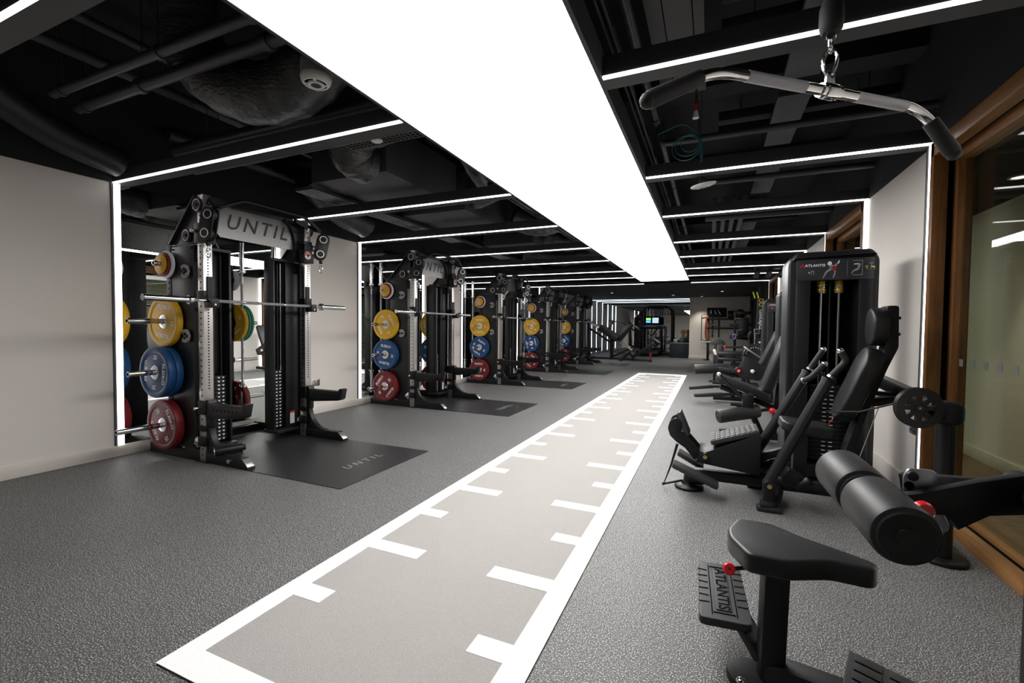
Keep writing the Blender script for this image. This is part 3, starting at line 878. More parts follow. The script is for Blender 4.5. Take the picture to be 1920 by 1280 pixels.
random.seed(4)
PEGZ = {'top': 1.675, 'y': 1.183, 'b': 0.748, 'r': 0.288}
WHERE = {'top': 'top peg', 'y': 'second peg down', 'b': 'third peg down', 'r': 'bottom peg'}
ANG = {(0, 'y'): 8, (0, 'b'): 58, (0, 'r'): 62, (1, 'y'): 62, (1, 'b'): 8, (1, 'r'): -48, (2, 'y'): 2, (2, 'b'): 30, (2, 'r'): 0, (3, 'y'): 35, (3, 'b'): 75, (3, 'r'): 40, (4, 'y'): 30, (4, 'b'): 45, (4, 'r'): 60}
def load_peg(i, side, peg, plates):
    d = 0.557
    z0 = PEGZ[peg]
    n = len(plates)
    for k, (color, kind) in enumerate(plates):
        if kind == 'big':
            th, kg = {'yellow': (0.050, '15'), 'blue': (0.060, '20'), 'red': (0.068, '25'), 'green': (0.036, '10')}[color]
            o = bumper(color, th, kg); cat, grp = 'weight plate', 'bumper plates on the rack pegs'
            nm = '%s bumper plate' % color
        else:
            rad, th = {'white': (0.118, 0.026), 'red': (0.106, 0.020), 'yellow': (0.084, 0.018)}[color]
            o = change(color, rad, th); cat, grp = 'weight plate', 'small change plates on the rack pegs'
            nm = 'small %s plate' % color
        sd = 'track-facing near' if side < 0 else 'far'
        pos = '' if n == 1 else (', innermost' if k == 0 else (', outermost' if k == n - 1 else ', middle'))
        if n == 2 and plates[0][0] != plates[1][0]: pos = ''
        if n > 1 and len({p[0] for p in plates}) == n: pos = ''
        o['label'] = '%s on the %s, %s side of %s squat rack%s' % (nm, WHERE[peg], 'near' if side < 0 else 'far', RN[i], pos)
        o['category'] = cat; o['group'] = grp
        r_in = 0.0255 - 0.0235
        o.location = (RACK_X - 0.47, RACK_Y[i] + side * (d + th / 2), z0 - r_in * 0.9)
        o.rotation_euler = (0, R(ANG.get((i, peg), 15) + k * 37 + (20 if side > 0 else 0)), 0)
        d += th + 0.0008
    return
for i in range(5):
    load_peg(i, -1, 'top', [('white', 's'), ('red', 's'), ('yellow', 's')])
    load_peg(i, -1, 'y', [('yellow', 'big')])
    load_peg(i, -1, 'b', [('blue', 'big'), ('blue', 'big')] if i == 0 else [('blue', 'big')])
    load_peg(i, -1, 'r', [('red', 'big')])
load_peg(0, 1, 'top', [('white', 's')])
load_peg(0, 1, 'y', [('yellow', 'big'), ('green', 'big'), ('green', 'big')])
load_peg(0, 1, 'r', [('red', 'big')])
for i in (1, 2):
    load_peg(i, 1, 'y', [('yellow', 'big')]); load_peg(i, 1, 'b', [('blue', 'big')]); load_peg(i, 1, 'r', [('red', 'big')])

# ------------------------------------------------------------------ barbells
def make_barbell():
    t = thing('barbell', '', 'barbell', (0, 0, 0), 'barbells on the racks')
    L, S = 1.99, 0.325
    m = M(); m.cyl((0, -L / 2 + S, 0), (0, L / 2 - S, 0), 0.0135, 'knurl', seg=14)
    for a, b in ((-0.60, -0.52), (0.52, 0.60), (-0.22, -0.20), (0.20, 0.22)): m.cyl((0, a, 0), (0, b, 0), 0.0138, 'chrome', seg=14)
    m.build('shaft', t)
    for s in (-1, 1):
        y1 = s * (L / 2 - S)
        m = M()
        m.lathe([(0.0, 0), (0.022, 0), (0.025, 0.003), (0.025, S - 0.004), (0.022, S), (0.016, S), (0.015, S - 0.004), (0, S - 0.004)], 'chrome', (0, y1, 0), (0, s, 0), 24)
        m.lathe([(0.0, -0.022), (0.032, -0.022), (0.037, -0.018), (0.037, 0.004), (0.034, 0.008), (0.0, 0.008)], 'chrome', (0, y1, 0), (0, s, 0), 28)
        m.build('sleeve', t)
    return t
bar0 = make_barbell()
for i, y in enumerate(RACK_Y):
    b = bar0 if i == 0 else dup(bar0)
    b.location = (RACK_X + 0.045, y - 0.02, 1.343 + 0.0138)
    b['label'] = 'chrome barbell lying across the bar catches of the %s squat rack' % RN[i]
for i, y in enumerate(RACK_Y):
    b = dup(bar0)
    b.location = (RACK_X - 0.60, y + 0.585, 1.11) if i == 0 else (RACK_X - 0.77, y - 0.34, 1.13)
    b.rotation_euler = (R(90), 0, 0)
    b['label'] = 'chrome barbell stored upright against the mirror behind the %s squat rack' % RN[i]
    b['group'] = 'barbells stored upright behind the racks'
    h = M()
    if i == 0:
        h.cyl((-0.60, 0.585, 0.0), (-0.60, 0.585, 0.112), 0.036, 'steel_black', seg=18)
        h.box((-0.64, 0.50, 0.0), (-0.56, 0.60, 0.03), 'steel_black', bev=0.003)
    else:
        h.cyl((-0.77, -0.34, 0.0), (-0.77, -0.34, 0.134), 0.036, 'steel_black', seg=18)
        h.box((-0.81, -0.47, 0.0), (-0.73, -0.34, 0.03), 'steel_black', bev=0.003)
    rk = [o for o in COL.objects if o.name.startswith('squat_rack')][i]
    h.build('bar_socket', rk)

# ------------------------------------------------------------------ lifting mats
m = M(); m.box((-0.60, -0.546, 0.0006), (1.48, 0.546, 0.005), 'mat_rubber')
m.text('UNTIL', 0.118, (1.165, 0.03, 0.0054), (0, 1, 0), (-1, 0, 0), 'letter_grey', shear=0.25, bold=0.0, spacing=1.45)
mat0 = m.build('lifting_mat')
for i, y in enumerate(RACK_Y):
    o = mat0 if i == 0 else dup(mat0)
    o.location = (RACK_X, y, 0)
    tag(o, 'black rubber lifting mat with faded lettering under the %s squat rack' % RN[i], 'mat', 'lifting mats under the racks')

# ------------------------------------------------------------------ ceiling services
def hang(m, x, y, z, k='pipe_black'): m.cyl((x, y, z), (x, y, 3.30), 0.004, k, seg=6)
def single(name, m, label, cat, loc=None, group=None):
    return tag(m.build(name, None, loc), label, cat, group)

# left bay before the first portal
m = M((-3.0, 1.62, 2.76)); m.tube([(-4.22, 1.63, 2.75), (-1.75, 1.63, 2.75)], 0.030, 'pipe_black', 16)
for x in (-4.1, -3.0, -2.2): m.cyl((x - 0.02, 1.63, 2.75), (x + 0.02, 1.63, 2.75), 0.038, 'pipe_black', seg=16); hang(m, x, 1.63, 2.77)
single('ceiling_pipe', m, 'upper thin black pipe of the two crossing the ceiling at top left', 'pipe', group='ceiling pipes')
m = M((-3.0, 1.80, 2.74)); m.tube([(-4.30, 1.80, 2.74), (-1.75, 1.80, 2.74)], 0.038, 'pipe_black', 16)
for x in (-4.2, -3.5, -2.3): m.cyl((x - 0.025, 1.80, 2.74), (x + 0.025, 1.80, 2.74), 0.047, 'pipe_black', seg=16); hang(m, x, 1.80, 2.77)
single('ceiling_pipe', m, 'lower thicker black pipe of the two crossing the ceiling at top left', 'pipe', group='ceiling pipes')
def flex(path, r, label, ribs=True, wob=0.03, seg=28, k='foil_black', n=10):
    p = fillet(path, 0.45, n)
    q = []
    for a, b in zip(p, p[1:]):
        L = (b - a).length; kx = max(1, int(L / 0.03))
        for i in range(kx): q.append(a.lerp(b, i / kx))
    q.append(p[-1])
    rr = [r * (1 + (wob * math.sin(i * 1.9) + wob * 0.6 * math.sin(i * 0.7) if ribs else 0)) for i in range(len(q))]
    m = M(tuple(q[len(q) // 2])); m.tube(q, rr, k, seg)
    return single('air_duct', m, label, 'duct', group='round ducts under the ceiling')
flex([(-3.15, 1.85, 3.28), (-3.12, 1.95, 2.80), (-2.62, 2.10, 2.60), (-2.12, 2.12, 2.82), (-2.0, 2.15, 3.28)], 0.185, 'big sagging black foil duct at top left behind the smoke detector')
flex([(-4.25, 0.2, 2.86), (-4.30, 1.0, 2.84), (-4.52, 1.75, 2.56), (-4.56, 2.17, 2.50)], 0.115, 'round black duct bending down along the left wall above the white wall', ribs=False, k='duct_dark')
flex([(-2.15, 3.05, 3.28), (-2.25, 2.98, 2.86), (-2.80, 2.98, 2.80), (-2.95, 3.12, 2.66), (-2.95, 3.31, 2.66)], 0.185, 'crumpled black foil duct elbow between the first two ceiling strips')
flex([(-2.02, 3.38, 2.95), (-2.05, 3.55, 2.86), (-2.10, 3.9, 2.70), (-2.15, 4.4, 2.62)], 0.12, 'crumpled black foil duct running beside the light panel past the first elbow')
flex([(-2.1, 4.9, 2.9), (-2.5, 4.82, 2.70), (-2.71, 4.95, 2.72)], 0.11, 'black foil duct stub above the third ceiling strip')
flex([(-1.9, 6.25, 2.72), (-2.35, 6.1, 2.62), (-2.60, 5.9, 2.74)], 0.17, 'wide black foil duct sagging between the third and fourth ceiling strips')
flex([(-1.9, 7.6, 2.72), (-2.35, 7.5, 2.62), (-2.60, 7.4, 2.76)], 0.17, 'wide black foil duct sagging between the fourth and fifth ceiling strips')
flex([(-1.9, 9.2, 2.70), (-3.0, 9.0, 2.60), (-3.6, 8.8, 2.75)], 0.17, 'wide black foil duct sagging between the fifth and sixth ceiling strips')
flex([(-4.40, 3.95, 2.9), (-4.42, 4.45, 2.62), (-4.42, 4.95, 2.55)], 0.17, 'short rounded black duct on the left wall above the second white wall bay', ribs=False)
# bundle of three cable conduits parallel to the portals
for k, (y, z, r) in enumerate(((2.36, 2.60, 0.052), (2.48, 2.555, 0.040), (2.57, 2.52, 0.036))):
    m = M((-3.0, y, z)); m.tube([(-4.12 - 0.05 * k, y, z), (-1.72, y, z)], r, 'duct_black', 18)
    for x in (-3.9, -2.9, -2.0): hang(m, x, y, z)
    single('conduit', m, '%s of three thick black conduits bundled above the first ceiling strip' % ('highest', 'middle', 'lowest')[k], 'pipe', group='conduits above the first ceiling strip')
# fan coil boxes with slot grilles, one per bay
for k, (y0, y1) in enumerate(((3.32, 4.55), (4.75, 6.1), (7.0, 8.0))):
    t = thing('fan_coil_unit', 'black box air unit with slotted grille above the %s squat rack' % ('nearest rack and first' if k == 0 else ORD[k]), 'air unit', (-3.3, (y0 + y1) / 2, 2.6), 'air units in the ceiling')
    t['label'] = 'black box air unit with long slotted grille, %s along the left ceiling from the camera' % ORD[k]
    o = tuple(t.location)
    m = M(o); m.box((-3.64, y0, 2.56), (-2.72, y1, 3.02), 'board_black', bev=0.006)
    for y in (y0 + 0.15, y1 - 0.15): hang(m, -3.5, y, 3.02); hang(m, -2.9, y, 3.02)
    m.build('casing', t, (0, 0, 0))
    m = M(o); m.box((-3.86, y0, 2.52), (-3.64, y1 + 0.2, 2.535), 'board_black')
    for i in range(5): m.box((-3.86 + i * 0.05, y0 + 0.01, 2.505), (-3.835 + i * 0.05, y1 + 0.19, 2.52), 'grille_grey', bev=0.002)
    for y in (y0, y1 + 0.185): m.box((-3.86, y, 2.505), (-3.645, y + 0.015, 2.52), 'pipe_black')
    m.build('grille', t, (0, 0, 0))
# perforated cable tray with sensor puck
m = M((-2.3, 2.8, 2.58)); m.box((-2.68, 2.70, 2.575), (-1.95, 2.86, 2.58), 'board_black')
for i in range(18):
    for j in range(4): m.box((-2.66 + i * 0.04, 2.715 + j * 0.036, 2.573), (-2.635 + i * 0.04, 2.735 + j * 0.036, 2.5755), 'hole_black')
for x in (-2.55, -2.05): hang(m, x, 2.70, 2.58)
single('cable_tray', m, 'short perforated black cable tray beyond the first ceiling strip', 'cable tray', group='cable trays')
m = M((-2.36, 2.77, 2.56)); m.lathe([(0, 0), (0.028, 0.0), (0.042, 0.008), (0.044, 0.016), (0, 0.016)], 'white_plastic', (-2.36, 2.77, 2.557), (0, 0, 1), 24)
single('sensor', m, 'small white round sensor on the perforated cable tray', 'sensor')
# runs along the room on the left
for k, (x, z, r, y0, y1) in enumerate(((-3.95, 2.98, 0.04, -1.0, 12.8), (-3.55, 3.02, 0.03, -1.0, 12.8), (-4.66, 2.92, 0.05, 2.6, 12.8))):
    m = M((x, 5, z)); m.tube([(x, y0, z), (x, y1, z)], r, 'pipe_black', 14)
    for i in range(7):
        if y0 < i * 1.9 + 0.3 < y1: hang(m, x, i * 1.9 + 0.3, z)
    single('ceiling_pipe', m, '%s long black pipe running lengthwise high above the squat racks' % ('middle', 'thinnest', 'wall-side')[k], 'pipe', group='ceiling pipes')
# slotted strip duct along the light panel
m = M((-1.88, 7.5, 2.55)); m.box((-2.02, 3.95, 2.53), (-1.72, 11.9, 2.56), 'board_black')
for i in range(5): m.box((-2.0 + i * 0.06, 3.95, 2.515), (-1.985 + i * 0.06, 11.9, 2.53), 'pipe_black')
single('linear_grille', m, 'long black slotted air grille along the left edge of the light panel', 'air grille')
# smoke detector
t = thing('smoke_detector', 'round white smoke detector hanging left of the light panel', 'smoke detector', (-1.90, 1.765, 2.40))
m = M(); m.lathe([(0, 0.12), (0.072, 0.12), (0.074, 0.11), (0.074, 0.045), (0.070, 0.04), (0, 0.04)], 'grey_plastic', seg=36); m.cyl((0, 0, 0.12), (0, 0, 0.9), 0.006, 'pipe_black', seg=8); m.build('base', t)
m = M(); m.lathe([(0, 0.046), (0.075, 0.046), (0.077, 0.036), (0.072, 0.018), (0.062, 0.006), (0.056, 0.006), (0.054, 0.012), (0, 0.012)], 'white_plastic', seg=36)
m.lathe([(0.026, 0.0), (0.038, -0.004), (0.042, 0.0), (0.042, 0.013), (0.026, 0.013), (0.026, 0.0)], 'white_plastic', seg=28)
for i in range(4):
    a = R(40 + 90 * i); m.beam((0.036 * math.cos(a), 0.036 * math.sin(a), 0.006), (0.064 * math.cos(a), 0.064 * math.sin(a), 0.010), 0.014, 0.008, 'white_plastic')
m.build('cover', t)
m = M(); m.lathe([(0.042, 0.0075), (0.058, 0.0095), (0.058, 0.0115), (0.042, 0.0115)], 'hole_black', seg=36); m.lathe([(0, 0.002), (0.026, 0.001), (0.026, 0.010), (0, 0.010)], 'satin_black', seg=24); m.build('vents', t)

# ---- right of the light panel
m = M((-0.22, 2.9, 2.86)); m.box((-0.36, 1.6, 2.84), (-0.07, 3.50, 2.88), 'board_black', bev=0.004)
for x in (-0.275, -0.13): m.box((x, 1.6, 2.838), (x + 0.006, 3.5, 2.841), 'hole_black')
for (x, y) in ((-0.31, 2.4), (-0.2, 3.1), (-0.12, 3.3)): m.cyl((x, y, 2.8385), (x, y, 2.842), 0.012, 'hole_black', seg=10)
hang(m, -0.3, 2.0, 2.88); hang(m, -0.12, 3.3, 2.88)
single('ceiling_board', m, 'long dark boxed panel in the ceiling right of the light panel, over the first right strip', 'ceiling panel', group='dark ceiling boards')
for k, (y0, y1) in enumerate(((2.2, 3.7), (3.95, 4.95), (5.3, 6.6), (6.9, 8.0), (8.3, 9.6), (9.9, 10.9))):
    m = M((0.53, (y0 + y1) / 2, 2.92)); m.box((0.42, y0, 2.90), (0.64, y1, 2.94), 'board_black', bev=0.004); m.box((0.42, (y0 + y1) / 2, 2.898), (0.64, (y0 + y1) / 2 + 0.006, 2.901), 'hole_black')
    hang(m, 0.45, y0 + 0.2, 2.94); hang(m, 0.61, y1 - 0.2, 2.94)
    single('ceiling_board', m, '%s narrow dark board from the camera in the row along the right ceiling' % ORD[k], 'ceiling panel', group='dark ceiling boards')
m = M((-0.42, 4, 2.75)); m.tube([(-0.42, 1.2, 2.75), (-0.42, 5.4, 2.75), (-0.42, 12.0, 2.75)], 0.028, 'duct_black', 16)
for y in (1.9, 3.6, 5.4, 7.5, 9.8): m.cyl((-0.42, y, 2.75), (-0.42, y + 0.05, 2.75), 0.034, 'duct_black', seg=14); hang(m, -0.42, y, 2.77)
single('ceiling_pipe', m, 'black pipe running lengthwise just right of the light panel', 'pipe', group='ceiling pipes')
m = M((0.4, 3.72, 2.60)); m.tube(fillet([(-0.40, 3.72, 2.75), (-0.40, 3.72, 2.595), (1.28, 3.72, 2.595)], 0.06), 0.025, 'duct_black', 16)
single('ceiling_pipe', m, 'black pipe crossing to the right wall before the second ceiling strip', 'pipe', group='ceiling pipes')
for k, y in enumerate((4.95, 6.5)):
    m = M((0.4, y, 2.62)); m.tube([(-0.1, y, 2.62), (1.28, y, 2.62)], 0.03 + 0.02 * k, 'duct_black', 16)
    single('ceiling_pipe', m, 'black pipe crossing to the right wall before the %s ceiling strip' % ('third', 'fourth')[k], 'pipe', group='ceiling pipes')
for k in range(4):
    x = -0.02 + k * 0.11
    m = M((x, 8, 2.7)); m.box((x, 6.0, 2.66), (x + 0.055, 12.4, 2.74), 'board_black', bev=0.004)
    single('cable_trunking', m, '%s of four parallel black trunkings over the right side' % ('leftmost', 'second from left', 'third from left', 'rightmost')[k], 'trunking', group='parallel trunkings')
for k, x in enumerate((-0.50, -0.47)):
    m = M((x, 6, 2.6)); m.box((x, 1.0, 2.58), (x + 0.010, 11.9, 2.62), 'board_black')
    for i in range(24): m.box((x - 0.001, 1.1 + i * 0.45, 2.59), (x + 0.011, 1.3 + i * 0.45, 2.61), 'hole_black')
    single('cable_rail', m, '%s slotted metal rail along the right edge of the light panel' % ('inner', 'outer')[k], 'cable rail', group='slotted rails')
for k, y in enumerate((1.75, 2.75, 3.1, 4.4, 4.7)):
    m = M((0.6, y, 3.0)); m.box((0.02, y, 2.98), (1.28, y + 0.10, 3.06), 'ceiling_black', bev=0.004)
    hang(m, 0.2, y + 0.05, 3.06); hang(m, 1.1, y + 0.05, 3.06)
    single('ceiling_duct', m, '%s flat black duct from the camera crossing the right ceiling' % ORD[k], 'duct', group='flat crossing ducts')
# blue cable coil
m = M((-0.17, 3.62, 2.50))
for (r_, dx, dz, tilt) in ((0.098, 0, 0, 0.0), (0.085, 0.010, 0.012, 0.2), (0.062, 0.028, 0.03, -0.25)):
    pts = [Vector((-0.20 + dx + r_ * math.cos(a), 3.62 + r_ * math.sin(a) * tilt, 2.50 + dz + r_ * 0.92 * math.sin(a))) for a in [2 * math.pi * i / 28 for i in range(28)]]
    m.tube(pts, 0.0035, 'blue_cable', 6, closed=True)
m.tube(fillet([(-0.11, 3.62, 2.60), (-0.10, 3.63, 2.42), (-0.095, 3.64, 2.38), (-0.085, 3.62, 2.44), (-0.10, 3.62, 2.55)], 0.05), 0.004, 'blue_cable', 6)
m.tube(fillet([(-0.40, 3.60, 2.62), (-0.22, 3.60, 2.68), (-0.13, 3.61, 2.60)], 0.08, 8), 0.0035, 'blue_cable', 6)
m.cyl((-0.10, 3.63, 2.38), (-0.10, 3.63, 3.25), 0.003, 'pipe_black', seg=6)
single('cable_coil', m, 'loose coil of blue network cable hanging right of the light panel', 'cable')
# access point disc
t = thing('wireless_access_point', 'white disc wireless access point hanging below the second right ceiling strip', 'access point', (-0.082, 3.98, 2.315))
t.rotation_euler = (R(8), R(-9), 0)
m = M(); m.lathe([(0, -0.016), (0.06, -0.013), (0.092, -0.004), (0.098, 0.004), (0.094, 0.010), (0, 0.014)], 'white_plastic', seg=40); m.build('housing', t)
m = M()
m.tube([(-0.03, -0.005, -0.0158), (-0.01, 0.006, -0.0162), (0.01, -0.002, -0.0162), (0.03, 0.008, -0.0158)], 0.003, 'blue_print', 6); m.build('logo_mark', t)
m = M(); m.box((-0.03, -0.03, 0.012), (0.03, 0.03, 0.05), 'pipe_black', bev=0.004); m.cyl((0, 0, 0.05), (0.05, 0.0, 0.7), 0.004, 'pipe_black', seg=6); m.build('bracket', t)
# emergency light head / sprinkler
t = thing('sprinkler_head', 'small pale sprinkler valve hanging under the dark ceiling board', 'sprinkler', (-0.13, 3.42, 2.62))
m = M(); m.cyl((0, 0, 0.0), (0, 0, 0.05), 0.022, 'white_plastic', r1=0.014, seg=16, bev=0.003); m.build('cap', t)
m = M(); m.cyl((0, 0, 0.05), (0, 0, 0.10), 0.012, 'label_red', seg=12); m.cyl((0, 0, 0.10), (0, 0, 0.60), 0.006, 'pipe_black', seg=8); m.build('stem', t)
t = thing('spotlight', 'black ceiling spotlight pair between right portals near the far right wall', 'spotlight', (1.02, 9.9, 2.30))
m = M(); m.cyl((0, 0, 0.0), (0, 0, 0.35), 0.02, 'pipe_black', seg=10); m.box((-0.28, -0.05, 0.02), (0.28, 0.05, 0.09), 'satin_black', bev=0.01); m.build('rail', t)
for dx in (-0.2, 0.0, 0.2):
    m = M(); m.cyl((dx, 0.0, 0.02), (dx - 0.07, -0.10, -0.14), 0.045, 'satin_black', seg=18, bev=0.006); m.build('spot', t)

# ------------------------------------------------------------------ selectorised machines along the right
def pad_mx(c, x, y):
    x, y = Vector(x).normalized(), Vector(y).normalized(); z = x.cross(y)
    mx = Matrix((x, y, z)).transposed().to_4x4(); mx.translation = c
    return mx

def tread(m, c, x, y, w, h, t=0.02, nx=3, ny=5):
    x, y = Vector(x).normalized(), Vector(y).normalized(); z = x.cross(y); c = Vector(c)
    rot = Matrix((x, y, z)).transposed()
    m.obox(c, (w, h, t), 'rubber_tread', rot, 0.004)
    for i in range(nx):
        for j in range(ny):
            p = c + x * ((i + 0.5) / nx - 0.5) * w * 0.94 + y * ((j + 0.5) / ny - 0.5) * h * 0.96 + z * (t / 2 + 0.002)
            m.obox(p, (w * 0.94 / nx * 0.82, h * 0.96 / ny * 0.78, 0.006), 'rubber_tread', rot, 0.002)

def tower(t, o, x0, x1, y0, y1, h, rods=True, graphic=True):
    w = x1 - x0
    m = M(o)
    fr = rpoly([(x0, 0.13), (x0, h), (x1, h), (x1, 0.13), (x1 - 0.09, 0.13), (x1 - 0.125, h - 0.20), (x0 + 0.145, h - 0.20), (x0 + 0.105, 0.13)], [0, 0.075, 0.075, 0, 0, 0.012, 0.012, 0], 6)
    m.prism(fr, 'xz', y0 + 0.02, y1, 'satin_black', bev=0.018, seg=3)
    m.box((x0 + 0.05, y0, 0.14), (x0 + 0.145, y0 + 0.03, h - 0.045), 'shroud_black', bev=0.006)
    m.box((x1 - 0.125, y0, 0.14), (x1 - 0.04, y0 + 0.03, h - 0.045), 'shroud_black', bev=0.006)
    m.prism(rpoly([(x0 + 0.015, h - 0.05), (x0 + 0.05, h + 0.012), (x1 - 0.06, h + 0.02), (x1 - 0.015, h - 0.03)], 0.02), 'xz', y0 - 0.012, y1 - 0.03, 'satin_black', bev=0.015, seg=3)
    m.box((x0 + 0.10, y1 - 0.03, 0.14), (x1 - 0.09, y1 - 0.01, h - 0.1), 'hole_black')
    cov = m.build('tower_cover', t, (0, 0, 0))
    m = M(o)
    m.box((x0 + 0.05, y0 - 0.006, h - 0.20), (x1 - 0.04, y0 + 0.01, h - 0.042), 'placard', bev=0.003)
    yf = y0 - 0.0065
    def T(s, size, fx, fz, k, **kw): m.text(s, size, (x0 + w * fx, yf - 0.0006, h + fz), (1, 0, 0), (0, 0, 1), k, **kw)
    def Q(pts, k): m.prism([(x0 + w * a, h + b) for a, b in pts], 'xz', yf - 0.0012, yf, k)
    Q([(0.125, -0.102), (0.155, -0.072), (0.185, -0.102), (0.17, -0.102), (0.155, -0.087), (0.14, -0.102)], 'red_plastic')
    T('ATLANTIS', 0.026, 0.295, -0.09, 'letter_white', bold=0.03, sx=1.1)
    Q([(0.225, -0.150), (0.225, -0.135), (0.24, -0.1425)], 'letter_white')
    Q([(0.25, -0.158), (0.25, -0.128), (0.285, -0.128), (0.285, -0.158), (0.278, -0.158), (0.278, -0.135), (0.257, -0.135), (0.257, -0.158)], 'letter_grey')
    if graphic:
        for (cx, cz, rx, rz, k) in ((0.455, -0.078, 0.024, 0.016, 'letter_white'), (0.475, -0.098, 0.026, 0.012, 'letter_grey'), (0.50, -0.115, 0.03, 0.015, 'red_plastic')):
            Q([(cx + rx * math.cos(a * math.pi / 6), cz + rz * math.sin(a * math.pi / 6)) for a in range(12)], k)
        def limb(a, b, r, k):
            a, b = Vector(a), Vector(b); d = (b - a).normalized(); nn = Vector((-d.y, d.x)) * r
            Q([tuple(a + nn), tuple(b + nn * 0.6), tuple(b - nn * 0.6), tuple(a - nn)], k)
        limb((0.50, -0.105), (0.545, -0.075), 0.010, 'letter_grey'); limb((0.545, -0.078), (0.56, -0.058), 0.008, 'letter_white')
        limb((0.475, -0.115), (0.42, -0.14), 0.011, 'letter_grey'); limb((0.42, -0.14), (0.385, -0.185), 0.009, 'letter_grey')
        limb((0.51, -0.12), (0.515, -0.15), 0.011, 'letter_grey'); limb((0.515, -0.15), (0.495, -0.185), 0.009, 'letter_grey')
        Q([(0.644, -0.06), (0.644, -0.175), (0.647, -0.175), (0.647, -0.06)], 'letter_grey')
        for a, b in (((0.70, -0.062), (0.80, -0.066)), ((0.80, -0.062), (0.806, -0.17)), ((0.70, -0.166), (0.80, -0.17))):
            Q([a, (b[0], a[1]), b, (a[0], b[1])], 'letter_grey')
        limb((0.775, -0.085), (0.76, -0.125), 0.014, 'letter_grey'); limb((0.76, -0.125), (0.715, -0.135), 0.009, 'letter_grey'); limb((0.715, -0.135), (0.69, -0.158), 0.007, 'letter_grey')
        Q([(0.715, -0.092), (0.715, -0.086), (0.76, -0.084), (0.76, -0.092)], 'letter_white')
        limb((0.845, -0.118), (0.835, -0.105), 0.004, 'yellow_print'); limb((0.838, -0.110), (0.865, -0.106), 0.004, 'yellow_print'); limb((0.838, -0.112), (0.862, -0.128), 0.004, 'yellow_print')
        limb((0.875, -0.085), (0.92, -0.085), 0.004, 'letter_grey'); limb((0.90, -0.085), (0.89, -0.13), 0.005, 'letter_grey'); limb((0.895, -0.11), (0.93, -0.115), 0.005, 'letter_white'); limb((0.93, -0.105), (0.93, -0.13), 0.004, 'yellow_print')
    m.build('placard', cov, (0, 0, 0))
    sx0, sx1 = x0 + 0.165, x1 - 0.155
    m = M(o)
    nz = 18
    for i in range(nz):
        z = 0.16 + i * 0.0325
        m.box((sx0, y0 + 0.07, z), (sx1, y0 + 0.19, z + 0.0295), 'steel_black', bev=0.003)
        for dx in (-0.022, 0.022): m.obox(((sx0 + sx1) / 2 + dx, y0 + 0.0694, z + 0.016), (0.024, 0.0016, 0.006), 'label_white')
    m.build('weight_stack', t, (0, 0, 0))
    if rods:
        cx = (sx0 + sx1) / 2
        for dx in (-0.058, 0.058):
            m = M(o); m.cyl((cx + dx, y0 + 0.12, 0.74), (cx + dx, y0 + 0.12, h - 0.2), 0.0105, 'chrome', seg=16); rod_ob = m.build('guide_rod', t, (0, 0, 0))
            m = M(o)
            for k in range(4): m.lathe([(0.011, 0), (0.036, 0), (0.036, 0.009), (0.011, 0.009)], 'brass' if k % 2 else 'chrome', (cx + dx, y0 + 0.12, h - 0.29 + k * 0.019), (0, 0, 1), 20)
            m.cyl((cx + dx, y0 + 0.12, h - 0.285), (cx + dx, y0 + 0.12, h - 0.2), 0.026, 'yellow_print', seg=16)
            m.cyl((cx + dx, y0 + 0.12, h - 0.21), (cx + dx, y0 + 0.12, h - 0.19), 0.02, 'chrome', seg=16)
            m.build('spring_stop', rod_ob, (0, 0, 0))
        m = M(o)
        for dx in (-0.03, 0.045): m.cyl((cx + dx, y0 + 0.12, 0.74), (cx + dx, y0 + 0.12, 0.84), 0.028, 'steel_black', seg=18, bev=0.004)
        m.cyl((cx, y0 + 0.12, 0.84), (cx, y0 + 0.12, h - 0.2), 0.005, 'rubber_black', seg=8)
        m.build('stack_top', t, (0, 0, 0))

# ---- leg press machine nearest the camera (its tower carries the placard)
CO = (0.45, 3.6, 0.0)
t = thing('leg_press_machine', 'black seated leg machine with tall weight stack tower, diagonal levers and chequered foot platform', 'weight machine', CO, 'weight machines along the right wall')
tower(t, CO, 0.537, 1.108, 4.05, 4.42, 1.735)
m = M(CO)
m.box((0.50, 4.06, 0.04), (1.13, 4.40, 0.135), 'steel_black', bev=0.006)
m.box((1.06, 2.96, 0.05), (1.13, 4.10, 0.125), 'steel_black', bev=0.006)
m.box((0.86, 3.30, 0.06), (0.92, 4.10, 0.12), 'steel_black', bev=0.006)
m.box((-0.10, 3.50, 0.075), (1.10, 3.58, 0.145), 'steel_black', bev=0.012)
m.box((0.45, 4.10, 0.0), (0.55, 4.20, 0.05), 'steel_black', bev=0.004); m.box((1.05, 4.30, 0.0), (1.14, 4.40, 0.05), 'steel_black', bev=0.004)
m.cyl((1.095, 2.96, 0.0), (1.095, 2.96, 0.72), 0.042, 'steel_black', seg=24)
m.cyl((1.095, 2.96, 0.0), (1.095, 2.96, 0.022), 0.105, 'steel_black', seg=32, bev=0.006)
m.beam((1.095, 4.06, 0.815), (1.095, 2.99, 0.755), 0.085, 0.085, 'steel_black', bev=0.03, seg=3)
m.obox((1.095, 2.95, 0.752), (0.108, 0.12, 0.115), 'steel_black', None, 0.03, 3)
m.beam((1.09, 3.62, 0.72), (0.90, 3.55, 0.70), 0.06, 0.06, 'steel_black', bev=0.02)
m.cyl((1.09, 3.55, 0.76), (0.92, 3.50, 0.77), 0.016, 'steel_black', seg=12)
m.prism([(3.6, 0.78), (3.1, 0.755), (3.1, 0.70), (3.25, 0.68)], 'yz', 1.075, 1.115, 'steel_black')
m.build('frame', t, (0, 0, 0))
m = M(CO)
c = Vector((0.9471, 2.85, 0.7818)); r_ = 0.100
